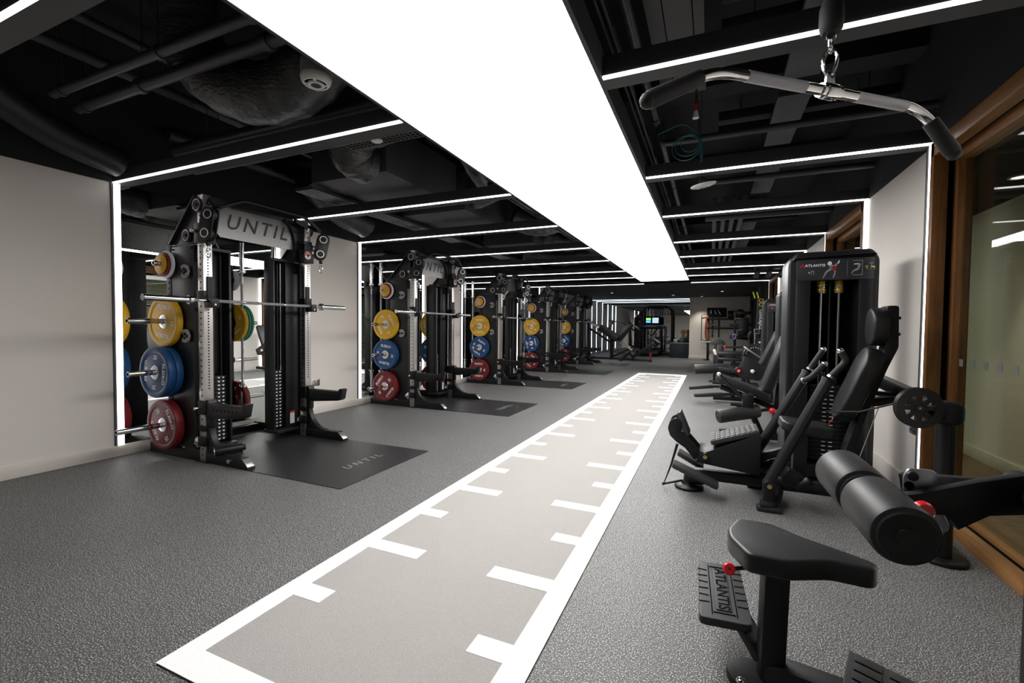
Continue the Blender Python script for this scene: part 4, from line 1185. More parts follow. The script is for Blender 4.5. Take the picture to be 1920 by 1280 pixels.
m.lathe([(r_ * 0.64, -0.016), (r_, -0.016), (r_ * 0.94, 0), (r_, 0.016), (r_ * 0.64, 0.016), (r_ * 0.64, -0.016)], 'steel_black', c, (0.15, -1, 0), 36)
for k in range(4):
    a = k * math.pi / 4
    ax = Vector((0.15, -1, 0)).normalized(); u = Vector((0, 0, 1)) * math.cos(a) + ax.cross(Vector((0, 0, 1))) * math.sin(a)
    m.beam(c - u * r_ * 0.82, c + u * r_ * 0.82, 0.022, 0.022, 'steel_black', side=tuple(ax))
m.cyl(c - Vector((0, 0.02, 0)), c + Vector((0, 0.04, 0)), 0.016, 'steel_black', seg=12); m.ball(c - Vector((0, 0.02, 0)), 0.006, 'chrome', seg=8); m.beam(c + Vector((0, 0.035, 0)), (1.06, 2.90, 0.745), 0.02, 0.05, 'steel_black', bev=0.003)
m.build('cable_wheel', t, (0, 0, 0))
m = M(CO); m.tube([(0.655, 3.32, 0.66), (0.80, 3.20, 0.69), (0.95, 2.86, 0.83)], 0.005, 'rubber_black', 8)
m.tube([(0.93, 3.36, 0.70), (0.80, 3.36, 0.22)], 0.003, 'stainless', 6)
m.build('cable', t, (0, 0, 0))
# foot platform
m = M(CO)
m.prism([(-0.0779, 0.2222), (0.3207, 0.1766), (0.3237, 0.4471), (0.3016, 0.4519), (-0.0207, 0.2975), (-0.0553, 0.3009)], 'xz', 3.42, 3.70, 'steel_black', bev=0.004)
m.cyl((-0.02, 3.415, 0.27), (-0.02, 3.40, 0.27), 0.025, 'steel_black', seg=16); m.cyl((-0.02, 3.40, 0.27), (-0.02, 3.394, 0.27), 0.014, 'brass', seg=12)
m.build('foot_platform', t, (0, 0, 0))
m = M(CO)
a, b = Vector((0.015, 3.56, 0.365)), Vector((0.315, 3.56, 0.468))
tread(m, (a + b) / 2, (0, -1, 0), b - a, 0.255, (b - a).length, 0.03, 4, 9)
m.build('platform_tread', t, (0, 0, 0))
m = M(CO)
pts = [(-0.0895, 0.2279), (-0.1515, 0.305), (-0.2136, 0.3443), (-0.2582, 0.3862), (-0.2739, 0.4393), (-0.2602, 0.4913), (-0.2206, 0.5182), (-0.1842, 0.5022), (-0.1728, 0.4724), (-0.1937, 0.4395), (-0.1824, 0.4136), (-0.128, 0.3769), (-0.0773, 0.3213), (-0.0415, 0.2798)]
m.prism(rpoly(pts, 0.012, 2), 'xz', 3.45, 3.475, 'steel_black', bev=0.002)
m.prism(rpoly(pts, 0.012, 2), 'xz', 3.62, 3.645, 'steel_black', bev=0.002)
m.cyl((-0.17, 3.46, 0.40), (-0.17, 3.64, 0.40), 0.02, 'steel_black', seg=12)
m.build('pivot_plate', t, (0, 0, 0))
m = M(CO)
a, b = Vector((-0.1357, 3.54, 0.3955)), Vector((-0.2015, 3.54, 0.5552))
tread(m, (a + b) / 2, (0, -1, 0), b - a, 0.17, (b - a).length, 0.026, 2, 4)
m.build('toe_plate', t, (0, 0, 0))
for (p, q, yy, w) in (((-0.2263, 3.36, 0.2116), (0.0645, 3.36, 0.0956), 3.36, 0.12), ((-0.212, 3.7, 0.2122), (-0.035, 3.7, 0.1192), 3.70, 0.12)):
    m = M(CO); a, b = Vector(p), Vector(q)
    tread(m, (a + b) / 2, (0, -1, 0), a - b, w, (b - a).length, 0.03, 2, 7); m.build('pedal', t, (0, 0, 0))
m = M(CO)
m.lathe([(0, 0.0), (0.098, 0.0), (0.10, 0.004), (0.10, 0.016), (0.09, 0.024), (0.055, 0.03), (0.04, 0.05), (0.035, 0.10), (0, 0.10)], 'steel_black', (-0.125, 3.53, 0), (0, 0, 1), 36)
m.cyl((-0.13, 3.50, 0.075), (-0.02, 3.50, 0.085), 0.04, 'steel_black', seg=20, bev=0.01)
m.tube(fillet([(-0.17, 3.50, 0.055), (-0.22, 3.46, 0.05), (-0.295, 3.44, 0.03)], 0.03), 0.008, 'steel_black', 8); m.ball((-0.295, 3.44, 0.03), 0.011, 'steel_black', seg=10)
m.tube([(-0.2054, 3.44, 0.332), (-0.2459, 3.44, 0.1716), (-0.292, 3.44, 0.035)], [0.010, 0.007, 0.003], 'steel_black', 8)
m.build('front_foot', t, (0, 0, 0))
# levers
def lever(name, base, top, grips, r0=0.033):
    m = M(CO); m.tube([base, top], r0, 'satin_black', 20); m.cyl(Vector(top) - (Vector(top) - Vector(base)).normalized() * 0.01, Vector(top) + (Vector(top) - Vector(base)).normalized() * 0.008, r0 + 0.004, 'steel_black', seg=20)
    ob = m.build(name, t, (0, 0, 0))
    for g in grips:
        m = M(CO); g = [Vector(p) for p in g]
        m.tube(fillet(g, 0.05, 5), 0.0185, 'rubber_black', 14); m.ball(g[-1], 0.0195, 'chrome', seg=14)
        m.cyl(g[0], g[0] + (g[1] - g[0]).normalized() * 0.012, 0.021, 'chrome', seg=14)
        m.build('grip', ob, (0, 0, 0))
lever('lever', (0.3555, 3.3, 0.1762), (0.6614, 3.3, 0.8573), [[(0.6692, 3.3, 0.8708), (0.7521, 3.3, 0.9784), (0.7187, 3.3, 1.035)]])
lever('lever', (0.3166, 3.75, 0.2475), (0.6278, 3.75, 0.862), [[(0.6369, 3.75, 0.8813), (0.7181, 3.75, 1.026)], [(0.5957, 3.7, 0.805), (0.6323, 3.66, 0.8334), (0.7095, 3.66, 0.932)]])
m = M(CO)
m.box((0.325, 3.27, 0.05), (0.395, 3.33, 0.20), 'steel_black', bev=0.02, seg=3); m.cyl((0.36, 3.26, 0.165), (0.36, 3.34, 0.165), 0.036, 'steel_black', seg=20, bev=0.004); m.cyl((0.36, 3.252, 0.165), (0.36, 3.262, 0.165), 0.014, 'brass', seg=12)
m.tube(fillet([(0.31, 3.28, 0.035), (0.38, 3.28, 0.035), (0.42, 3.40, 0.06), (0.44, 3.53, 0.10)], 0.06), 0.034, 'steel_black', 14)
m.box((0.29, 3.245, 0.0), (0.43, 3.315, 0.035), 'rubber_black', bev=0.012)
m.beam((0.30, 3.70, 0.10), (0.42, 3.56, 0.25), 0.05, 0.05, 'steel_black', bev=0.01)
m.box((0.26, 3.70, 0.0), (0.40, 3.80, 0.22), 'steel_black', bev=0.02)
m.beam((0.30, 3.55, 0.26), (0.55, 3.55, 0.38), 0.07, 0.05, 'steel_black', bev=0.01)
m.obox((0.50, 3.42, 0.20), (0.10, 0.10, 0.09), 'steel_black', Matrix.Rotation(0.5, 3, 'Y'), 0.015); m.cyl((0.52, 3.40, 0.14), (0.60, 3.38, 0.20), 0.03, 'steel_black', seg=16, bev=0.006)
m.build('pivot_bracket', t, (0, 0, 0))
# seat, back, head pads
m = M(CO)
m.pad(rpoly([(-0.15, -0.15), (0.15, -0.15), (0.12, 0.15), (-0.12, 0.15)], 0.05, 5), 0.065, 'vinyl_black', pad_mx((0.59, 3.54, 0.515), (0, -1, 0), (-1, 0, 0.12)), 0.016)
m.build('seat', t, (0, 0, 0))
m = M(CO); m.box((0.52, 3.50, 0.13), (0.60, 3.58, 0.49), 'steel_black', bev=0.008); m.box((0.50, 3.44, 0.475), (0.70, 3.64, 0.487), 'steel_black'); m.build('seat_post', t, (0, 0, 0))
m = M(CO)
al = Vector((0.15, 0, 0.40)).normalized()
m.pad(capsule2(0, 0, 0.25, 0.50, 10), 0.095, 'vinyl_black', pad_mx((0.862, 3.53, 0.815), (0, -1, 0), al), 0.018)
m.build('backrest', t, (0, 0, 0))
m = M(CO)
m.pad(capsule2(0, 0, 0.19, 0.24, 10), 0.085, 'vinyl_black', pad_mx((0.955, 3.53, 1.185), (0, -1, 0), (0.02, 0, 1)), 0.018)
m.build('headrest', t, (0, 0, 0))
m = M(CO)
m.prism(rpoly([(0.985, 1.315), (1.045, 1.315), (1.05, 1.06), (1.0, 0.93), (0.90, 0.62), (0.84, 0.36), (0.80, 0.145), (0.87, 0.145), (0.79, 0.14), (0.77, 0.145), (0.80, 0.40), (0.93, 0.86), (0.985, 1.06)], 0.015, 2), 'xz', 3.47, 3.59, 'steel_black', bev=0.004)
for z in (1.24, 1.14): m.cyl((1.045, 3.50, z), (1.062, 3.50, z), 0.010, 'steel_black', seg=8)
m.build('back_support', t, (0, 0, 0))
m = M(CO); m.cyl((0.865, 4.10, 0.545), (0.865, 4.06, 0.545), 0.014, 'red_plastic', seg=14, bev=0.004); m.tube(fillet([(0.865, 4.06, 0.545), (0.84, 4.02, 0.50), (0.80, 4.05, 0.42)], 0.03), 0.0025, 'red_plastic', 6); m.build('selector_pin', t, (0, 0, 0))

# ---- pulldown machine in the foreground
AO = (0.6, 1.5, 0.0)
t = thing('pulldown_machine', 'foreground black cable pulldown machine with padded seat and two thick thigh rollers', 'weight machine', AO, 'weight machines along the right wall')
m = M(AO)
sh = [(0.0604, 1.605), (0.0632, 1.544), (0.1069, 1.443), (0.2118, 1.439), (0.3212, 1.493), (0.4173, 1.486), (0.4392, 1.532), (0.3764, 1.575), (0.2676, 1.639), (0.1948, 1.707), (0.0946, 1.707)]
m.pad(rpoly(sh, 0.022, 4), 0.060, 'vinyl_black', Matrix.Translation((0, 0, 0.490)), 0.012, 4)
m.build('seat', t, (0, 0, 0))
m = M(AO)
m.beam((0.20, 1.60, 0.46), (0.195, 1.63, 0.05), 0.075, 0.06, 'steel_black', bev=0.012)
m.beam((0.17, 1.60, 0.452), (0.27, 1.55, 0.452), 0.08, 0.02, 'steel_black')
m.build('seat_post', t, (0, 0, 0))
m = M(AO)
p = Vector((0.0651, 1.5, 0.4357)); m.lathe([(0.004, -0.005), (0.014, -0.005), (0.018, 0), (0.014, 0.005), (0.004, 0.005), (0.004, -0.005)], 'red_plastic', p, (0.2, -1, 0.4), 20); m.cyl(p, p + Vector((0.05, 0.03, 0.0)), 0.006, 'steel_black', seg=8); m.build('seat_pin', t, (0, 0, 0))
m = M(AO)
m.beam((0.17, 1.635, 0.075), (0.95, 1.50, 0.075), 0.085, 0.075, 'steel_black', bev=0.02)
m.cyl((0.145, 1.655, 0.0), (0.145, 1.655, 0.03), 0.075, 'steel_black', seg=28, bev=0.006)
m.ball((0.112, 1.60, 0.03), 0.016, 'chrome', (1, 1, 0.7), 10)
m.box((0.668, 1.30, 0.0), (0.80, 1.42, 0.86), 'steel_black', bev=0.015)
m.box((0.98, 0.95, 0.0), (1.10, 1.25, 2.34), 'steel_black', bev=0.015)
m.box((0.60, 0.95, 0.0), (1.10, 1.55, 0.08), 'steel_black', bev=0.015)
m.beam((1.04, 1.10, 2.32), (0.26, 1.61, 2.32), 0.09, 0.07, 'steel_black', bev=0.02)
m.beam((0.74, 1.36, 0.82), (1.04, 1.10, 0.82), 0.08, 0.08, 'steel_black', bev=0.015)
m.build('frame', t, (0, 0, 0))
for (cc, xx, yy, w, h) in (((0.055, 1.80, 0.195), (1, 0.02, 0.02), (-0.06, 1, 0.10), 0.165, 0.33),):
    m = M(AO); x, y = Vector(xx).normalized(), Vector(yy).normalized(); x = (x - y * x.dot(y)).normalized(); z = x.cross(y); c = Vector(cc)
    m.pad(rpoly([(-w / 2, -h / 2), (w / 2, -h / 2), (w / 2 - 0.008, h / 2), (-w / 2 + 0.012, h / 2)], 0.022, 4), 0.03, 'rubber_tread', pad_mx(c, x, y), 0.004)
    rot = Matrix((x, y, z)).transposed(); zt = 0.0155
    for sgn in (-1, 1):
        for k in range(6):
            m.obox(c + x * sgn * w * 0.37 + y * (k - 2.2) * h * 0.115 + z * zt, (w * 0.20, 0.0035, 0.003), 'hole_black', rot @ Matrix.Rotation(sgn * (0.12 if k % 2 else -0.05), 3, 'Z'))
        m.obox(c + x * sgn * w * 0.235 + z * zt, (0.003, h * 0.86, 0.004), 'hole_black', rot)
        m.obox(c + y * sgn * h * 0.40 + z * zt, (w * 0.42, 0.003, 0.004), 'hole_black', rot)
    m.pad(rpoly([(-w * 0.15, -h * 0.36), (w * 0.15, -h * 0.36), (w * 0.15, h * 0.36), (-w * 0.15, h * 0.36)], 0.004), 0.006, 'rubber_tread', pad_mx(c + z * 0.016, x, y), 0.002)
    m.text('ATLANTIS', 0.052, c + z * 0.0196, -y, x, 'hole_black', bold=0.02, sx=1.0)
    m.build('foot_plate', t, (0, 0, 0))
m = M(AO); m.beam((0.11, 1.70, 0.185), (0.18, 1.64, 0.10), 0.07, 0.03, 'steel_black', bev=0.006); m.build('foot_plate_strut', t, (0, 0, 0))
m = M(AO)
tread(m, (0.57, 1.49, 0.14), (0.30, 0.95, 0.0), (-0.95, 0.30, 0.12), 0.24, 0.42, 0.03, 5, 5)
m.build('foot_plate', t, (0, 0, 0))
# rollers
m = M(AO); m.cyl((0.424, 1.335, 0.684), (0.395, 1.82, 0.700), 0.014, 'stainless', seg=14); m.build('roller_axle', t, (0, 0, 0))
for (a, b) in (((0.425, 1.315, 0.683), (0.413, 1.535, 0.691)), ((0.411, 1.575, 0.692), (0.399, 1.79, 0.699))):
    m = M(AO); a, b = Vector(a), Vector(b); L = (b - a).length; q = 0.073
    m.lathe([(0.018, 0), (q - 0.012, 0.0), (q - 0.004, 0.004), (q, 0.014), (q, L - 0.014), (q - 0.004, L - 0.004), (q - 0.012, L), (0.018, L)], 'foam_black', a, b - a, 48)
    ob = m.build('thigh_roller', t, (0, 0, 0))
    m = M(AO); m.lathe([(0.0, -0.004), (0.02, -0.006), (0.022, -0.001), (0.056, -0.004), (0.060, -0.001), (0.060, 0.004)], 'rubber_black', a, b - a, 36); m.build('end_cap', ob, (0, 0, 0))
m = M(AO)
m.beam((0.5067, 1.62, 0.7265), (0.7008, 1.5, 0.7668), 0.03, 0.06, 'steel_black', bev=0.004)
m.prism([(0.4164, 0.7247), (0.4928, 0.7494), (0.6046, 0.7948), (0.6852, 0.8221), (0.6884, 0.7272), (0.6268, 0.7137), (0.5704, 0.6685), (0.5607, 0.6857), (0.5427, 0.7015), (0.4729, 0.6891), (0.4462, 0.7013)], 'xz', 1.455, 1.485, 'steel_black', bev=0.004); m.cyl((0.72, 1.32, 0.77), (0.72, 1.56, 0.77), 0.04, 'steel_black', seg=20, bev=0.006)
m.ball((0.66, 1.535, 0.715), 0.008, 'stainless', seg=8)
m.build('roller_arm', t, (0, 0, 0))
m = M(AO)
m.prism(rpoly([(0.4748, 0.7167), (0.4731, 0.7763), (0.4835, 0.799), (0.5356, 0.8005), (0.5456, 0.788), (0.5378, 0.727), (0.5715, 0.6634), (0.5679, 0.6447), (0.5332, 0.6323), (0.5072, 0.6655)], 0.008, 3), 'xz', 1.50, 1.51, 'plate_steel', bev=0.002)
for (p) in ((0.4853, 1.498, 0.7545), (0.4892, 1.498, 0.7339)): m.cyl(Vector(p), Vector(p) + Vector((0, 0.003, 0)), 0.011, 'hole_black', seg=14)
m.cyl((0.4798, 1.46, 0.7893), (0.4906, 1.5, 0.783), 0.012, 'steel_black', seg=14, bev=0.003); m.cyl((0.5113, 1.46, 0.6572), (0.5252, 1.5, 0.6463), 0.012, 'steel_black', seg=14, bev=0.003)
m.build('adjuster_plate', t, (0, 0, 0))
m = M(AO); p = Vector((0.469, 1.36, 0.7363)); d = Vector((0.12, -1, 0.15)).normalized()
m.lathe([(0, 0.012), (0.016, 0.010), (0.021, 0.004), (0.022, -0.006), (0.018, -0.014), (0.010, -0.018), (0, -0.018)], 'red_plastic', p, d, 28); m.cyl(p - d * 0.015, p - d * 0.09, 0.011, 'steel_black', seg=14)
m.build('adjuster_knob', t, (0, 0, 0))

# lat bar hanging on its cable
c = Vector((0.298, 1.585, 1.85)); d = Vector((0.775, 0.632, 0)).normalized(); g = Vector((0, 0, -1))
LO = tuple(c)
t = thing('lat_bar', 'long chrome pulldown bar with bent rubber-gripped ends hanging from a cable', 'pulldown bar', LO)
bl, br = c - d * 0.385, c + d * 0.368
el, er = bl - d * 0.175 + Vector((-0.02, -0.055, -0.125)), br + d * 0.10 + Vector((0.02, -0.02, -0.135))
m = M(LO); m.tube(fillet([el, bl, br, er], 0.07, 8), 0.0145, 'chrome', 20)
for a, b in ((0.10, 0.30), (-0.09, -0.29)): m.cyl(c + d * a, c + d * b, 0.0152, 'knurl', seg=20)
m.build('bar', t, (0, 0, 0))
for e_, b_ in ((el, bl), (er, br)):
    m = M(LO); u = (b_ - e_); m.tube([e_, e_ + u.normalized() * 0.008, e_ + u * 0.72], [0.017, 0.0225, 0.0215], 'rubber_black', 18); m.ball(e_, 0.0205, 'rubber_black', seg=14)
    m.build('grip', t, (0, 0, 0))
m = M(LO)
m.cyl(c - d * 0.022, c + d * 0.022, 0.022, 'chrome', seg=24, bev=0.004); m.cyl(c - d * 0.034, c - d * 0.022, 0.019, 'chrome', seg=24); m.cyl(c + d * 0.022, c + d * 0.034, 0.019, 'chrome', seg=24)
rot = Matrix((d, Vector((0, 0, 1)), d.cross(Vector((0, 0, 1))))).transposed()
m.pad(rpoly([(-0.016, 0.0), (0.016, 0.0), (0.014, 0.045), (-0.014, 0.045)], 0.008), 0.010, 'chrome', pad_mx(c + Vector((0, 0, 0.012)), d, (0, 0, 1)), 0.002)
m.build('hanger', t, (0, 0, 0))
m = M(LO)
pts = []
for i in range(24):
    a = 2 * math.pi * i / 24; w = 0.017 + 0.004 * math.sin(a)
    pts.append(c + d.cross(Vector((0, 0, 1))) * 0 + (d * 0.5 + d.cross(Vector((0, 0, 1))) * 0.85) * math.cos(a) * w + Vector((0, 0, 0.083 + 0.036 * math.sin(a))))
m.tube(pts, 0.005, 'chrome', 10, closed=True)
m.build('carabiner', t, (0, 0, 0))
m = M(LO)
q = d * 0.8 - d.cross(Vector((0, 0, 1))) * 0.6
z0 = c + Vector((0, 0, 0.117))
m.tube(fillet([z0 + q * 0.014 + Vector((0, 0, 0.036)), z0 + q * 0.014, z0 - q * 0.014, z0 - q * 0.014 + Vector((0, 0, 0.036))], 0.008, 4), 0.006, 'chrome', 10)
m.cyl(z0 + Vector((0, 0, 0.032)) - q * 0.022, z0 + Vector((0, 0, 0.032)) + q * 0.022, 0.009, 'steel_black', seg=14); m.cyl(z0 + Vector((0, 0, 0.032)), z0 + Vector((0, 0, 0.055)), 0.012, 'chrome', seg=14)
m.build('swivel', t, (0, 0, 0))
m = M(LO)
m.lathe([(0.0, 0), (0.022, 0.0), (0.028, 0.008), (0.031, 0.03), (0.030, 0.07), (0.018, 0.105), (0.012, 0.135), (0.009, 0.15), (0, 0.15)], 'rubber_black', c + Vector((0, 0, 0.166)), (0, 0, 1), 28)
m.cyl(c + Vector((0, 0, 0.31)), c + Vector((0, 0, 0.45)), 0.004, 'rubber_black', seg=8)
m.build('cable_stop', t, (0, 0, 0))

# ---- leg extension behind the tower
DO = (0.45, 5.3, 0.0)
t = thing('leg_extension_machine', 'black padded leg machine with roller and red ball knob directly behind the nearest tower', 'weight machine', DO, 'weight machines along the right wall')
tower(t, DO, 0.745, 1.285, 6.3, 6.65, 1.635, rods=True)
m = M(DO)
m.box((0.10, 5.28, 0.03), (1.20, 5.36, 0.10), 'steel_black', bev=0.012); m.box((1.05, 5.30, 0.03), (1.12, 6.32, 0.10), 'steel_black', bev=0.012); m.box((0.74, 6.30, 0.0), (1.285, 6.64, 0.135), 'steel_black', bev=0.01)
m.beam((0.36, 5.28, 0.40), (0.50, 5.28, 0.07), 0.07, 0.06, 'steel_black', bev=0.01); m.beam((0.10, 5.32, 0.55), (0.60, 5.32, 0.36), 0.08, 0.05, 'steel_black', bev=0.01)
m.beam((0.60, 5.32, 0.06), (0.66, 5.32, 0.62), 0.07, 0.06, 'steel_black', bev=0.01); m.beam((0.66, 5.40, 0.60), (1.0, 5.50, 0.72), 0.04, 0.03, 'steel_black', bev=0.005)
m.box((0.06, 5.22, 0.0), (0.16, 5.44, 0.035), 'steel_black', bev=0.006)
m.box((0.70, 5.20, 0.10), (1.12, 5.55, 0.62), 'steel_black', bev=0.02)
m.build('frame', t, (0, 0, 0))
m = M(DO); sa, sb = Vector((0.06, 5.32, 0.655)), Vector((0.56, 5.32, 0.475))
m.pad(rpoly([(-0.20, -0.265), (0.20, -0.265), (0.17, 0.265), (-0.17, 0.265)], 0.05, 5), 0.075, 'vinyl_black', pad_mx((sa + sb) / 2, (0, -1, 0), sa - sb), 0.018); m.build('seat', t, (0, 0, 0))
m = M(DO); m.pad(rpoly([(-0.17, -0.32), (0.17, -0.32), (0.17, 0.32), (-0.17, 0.32)], 0.06, 5), 0.095, 'vinyl_black', pad_mx((0.615, 5.34, 0.80), (0, -1, 0), (0.19, 0, 0.56)), 0.02); m.build('backrest', t, (0, 0, 0))
def roller(t, o, a, b, r):
    m = M(o); a, b = Vector(a), Vector(b); L = (b - a).length
    m.lathe([(0.0, 0.004), (r - 0.014, 0.004), (r - 0.010, 0.0), (r - 0.004, 0.002), (r, 0.012), (r, L - 0.012), (r - 0.006, L), (0, L)], 'foam_black', a, b - a, 36)
    ob = m.build('shin_roller', t, (0, 0, 0))
    m = M(o); m.lathe([(0, -0.004), (r * 0.25, -0.003), (r * 0.30, 0.002), (r * 0.72, 0.002), (r * 0.76, 0.006)], 'rubber_black', a, b - a, 24); m.build('end_cap', ob, (0, 0, 0))
    m = M(o); m.cyl(b, b + (b - a).normalized() * 0.10, 0.016, 'steel_black', seg=12); m.build('roller_axle', t, (0, 0, 0))
roller(t, DO, (0.08, 4.95, 0.2856), (0.4487, 5.1, 0.3506), 0.066)
m = M(DO); m.tube([(0.0819, 5.05, 0.7103), (0.3297, 5.05, 0.4452)], 0.014, 'steel_black', 12); m.ball((0.082, 5.05, 0.7048), 0.021, 'white_plastic', seg=14); m.tube([(0.1962, 5.05, 0.4081), (0.3403, 5.05, 0.3926)], 0.016, 'steel_black', 12)
m.box((0.30, 5.02, 0.34), (0.40, 5.14, 0.52), 'steel_black', bev=0.01)
m.build('side_handle', t, (0, 0, 0))
m = M(DO); m.ball((0.5691, 5.1, 0.3606), 0.030, 'red_plastic', seg=18); m.tube([(0.5691, 5.1, 0.3606), (0.6822, 5.2, 0.3481)], 0.012, 'grey_plastic', 10); m.build('release_knob', t, (0, 0, 0))

# ---- lying leg curl further back
EO = (0.45, 7.9, 0.0)
t = thing('leg_curl_machine', 'black leg machine with long horizontal roller and twin low foot bars, behind the first', 'weight machine', EO, 'weight machines along the right wall')
tower(t, EO, 0.785, 1.285, 8.5, 8.85, 1.655)
m = M(EO)
m.box((0.05, 7.92, 0.03), (1.20, 8.0, 0.10), 'steel_black', bev=0.012); m.box((1.05, 7.95, 0.03), (1.12, 8.52, 0.10), 'steel_black', bev=0.012); m.box((0.785, 8.5, 0.0), (1.285, 8.84, 0.135), 'steel_black', bev=0.01)
m.beam((0.30, 7.9, 0.45), (0.34, 7.9, 0.06), 0.07, 0.06, 'steel_black', bev=0.01); m.beam((0.28, 7.85, 0.24), (0.50, 7.9, 0.10), 0.05, 0.04, 'steel_black', bev=0.008); m.beam((0.06, 7.9, 0.47), (0.70, 7.9, 0.40), 0.08, 0.05, 'steel_black', bev=0.01)
m.beam((0.68, 7.92, 0.06), (0.82, 7.92, 0.70), 0.07, 0.06, 'steel_black', bev=0.01)
m.beam((0.82, 8.0, 0.62), (1.02, 8.52, 0.66), 0.06, 0.05, 'steel_black', bev=0.01)
m.prism(rpoly([(0.36, 0.50), (0.46, 0.75), (0.52, 0.74), (0.86, 0.55), (0.80, 0.42), (0.45, 0.40)], 0.02), 'xz', 7.66, 7.70, 'satin_black', bev=0.004)
m.build('frame', t, (0, 0, 0))
m = M(EO); m.pad(rpoly([(-0.20, -0.25), (0.20, -0.25), (0.17, 0.25), (-0.17, 0.25)], 0.05, 5), 0.075, 'vinyl_black', pad_mx((0.30, 7.92, 0.525), (0, -1, 0), (-1, 0, 0.10)), 0.018); m.build('seat', t, (0, 0, 0))
m = M(EO); m.pad(rpoly([(-0.17, -0.30), (0.17, -0.30), (0.17, 0.30), (-0.17, 0.30)], 0.06, 5), 0.09, 'vinyl_black', pad_mx((0.835, 7.92, 0.87), (0, -1, 0), (0.21, 0, 0.50)), 0.02); m.build('backrest', t, (0, 0, 0))
roller(t, EO, (-0.2311, 7.75, 0.5201), (0.2548, 7.85, 0.5513), 0.075)
for a, b in (((-0.3041, 7.75, 0.2169), (0.0466, 7.8, 0.2585)), ((-0.2181, 7.6, 0.1229), (0.1919, 7.7, 0.1547))):
    m = M(EO); a, b = Vector(a), Vector(b); m.beam(a, b, 0.09, 0.05, 'rubber_black', bev=0.008); m.beam(b, (0.40, 7.85, b.z), 0.04, 0.04, 'steel_black', bev=0.006)
    m.build('foot_bar', t, (0, 0, 0))
m = M(EO); p = Vector((0.3937, 7.62, 0.5353)); m.cyl(p, p + Vector((0, 0.09, 0)), 0.055, 'steel_black', seg=22, bev=0.012); m.cyl(p + Vector((0, -0.004, 0)), p, 0.030, 'red_plastic', seg=18); m.cyl(p + Vector((0, -0.006, 0)), p, 0.014, 'label_white', seg=14)
m.build('adjuster_dial', t, (0, 0, 0))
m = M(EO); m.tube([(0.5793, 7.62, 0.5362), (0.6868, 7.7, 0.4381)], 0.012, 'steel_black', 10); m.ball((0.5793, 7.62, 0.5362), 0.030, 'white_plastic', seg=14); m.build('release_knob', t, (0, 0, 0))

# ------------------------------------------------------------------ the far end of the gym
# bench with roller seat (preacher bench), air bike, ski trainer
FO = (0.4, 10.5, 0)
t = thing('curl_bench', 'low black padded bench with white end cap and red-tipped handle beyond the second tower', 'bench', FO)
m = M(FO); m.box((0.12, 10.4, 0.60), (0.72, 10.75, 0.70), 'vinyl_black', bev=0.03); m.build('pad', t, (0, 0, 0))
m = M(FO); m.box((0.12, 10.4, 0.50), (0.70, 10.7, 0.58), 'vinyl_black', bev=0.03); m.build('lower_pad', t, (0, 0, 0))
m = M(FO); m.box((0.10, 10.5, 0.0), (0.16, 10.58, 0.58), 'steel_black', bev=0.005); m.box((0.60, 10.5, 0.0), (0.68, 10.58, 0.5), 'steel_black', bev=0.005); m.box((0.05, 10.48, 0.0), (0.9, 10.6, 0.06), 'steel_black', bev=0.005); m.build('frame', t, (0, 0, 0))
m = M(FO); m.beam((0.06, 10.42, 0.74), (0.11, 10.42, 0.62), 0.07, 0.06, 'white_plastic', bev=0.02); m.build('end_cap', t, (0, 0, 0))
m = M(FO); m.cyl((0.28, 10.36, 0.79), (0.62, 10.42, 0.80), 0.02, 'rubber_black', seg=14); m.cyl((0.25, 10.36, 0.79), (0.28, 10.36, 0.79), 0.032, 'red_plastic', seg=16, bev=0.006); m.build('handle', t, (0, 0, 0))
m = M((0.14, 10.9, 0)); m.prism([(0.14 + 0.155 * math.cos(a), 0.83 + 0.12 * math.sin(a)) for a in [math.pi * i / 16 for i in range(17)]], 'xz', 10.86, 10.93, 'foam_black', bev=0.012)
st = thing('preacher_stand', 'half-round grey padded stool on a black post before the far partition', 'stool', (0.14, 10.9, 0))
m.build('pad', st, (0, 0, 0))
m = M((0.14, 10.9, 0)); m.box((0.06, 10.87, 0.0), (0.12, 10.93, 0.83), 'steel_black', bev=0.004); m.box((0.16, 10.87, 0.0), (0.26, 10.93, 0.80), 'steel_black', bev=0.004); m.box((-0.02, 10.80, 0.0), (0.3, 11.0, 0.03), 'steel_black', bev=0.004); m.build('post', st, (0, 0, 0))
BO = (0.82, 10.2, 0)
t = thing('fan_bike', 'black exercise bike with large round fan housing between the benches and second tower', 'exercise bike', BO)
m = M(BO); m.lathe([(0, -0.04), (0.21, -0.04), (0.235, -0.02), (0.235, 0.02), (0.21, 0.04), (0, 0.04)], 'satin_black', (0.80, 10.2, 0.64), (-0.25, 1, 0), 40)
for i in range(9):
    a = R(35 + i * 16); m.ball((0.80 + 0.165 * math.cos(a) * 0.97, 10.155 + 0.04 * math.cos(a), 0.64 + 0.165 * math.sin(a)), 0.010, 'label_white', seg=8)
m.build('fan_housing', t, (0, 0, 0))
m = M(BO); m.beam((0.60, 10.1, 0.82), (0.98, 10.1, 0.55), 0.03, 0.03, 'stainless', bev=0.004); m.beam((0.62, 10.25, 0.62), (0.72, 10.25, 0.05), 0.06, 0.06, 'steel_black', bev=0.006); m.beam((0.95, 10.25, 0.60), (1.0, 10.25, 0.05), 0.06, 0.06, 'steel_black', bev=0.006); m.box((0.55, 10.18, 0), (1.12, 10.28, 0.06), 'steel_black', bev=0.006); m.tube([(0.72, 10.2, 0.8), (0.68, 10.2, 1.06), (0.74, 10.2, 1.12)], 0.014, 'steel_black', 10); m.build('frame', t, (0, 0, 0))
SO = (1.06, 12.3, 0)
t = thing('ski_trainer', 'tall narrow black ski trainer with lime green handles and yellow ring emblem', 'ski machine', SO)
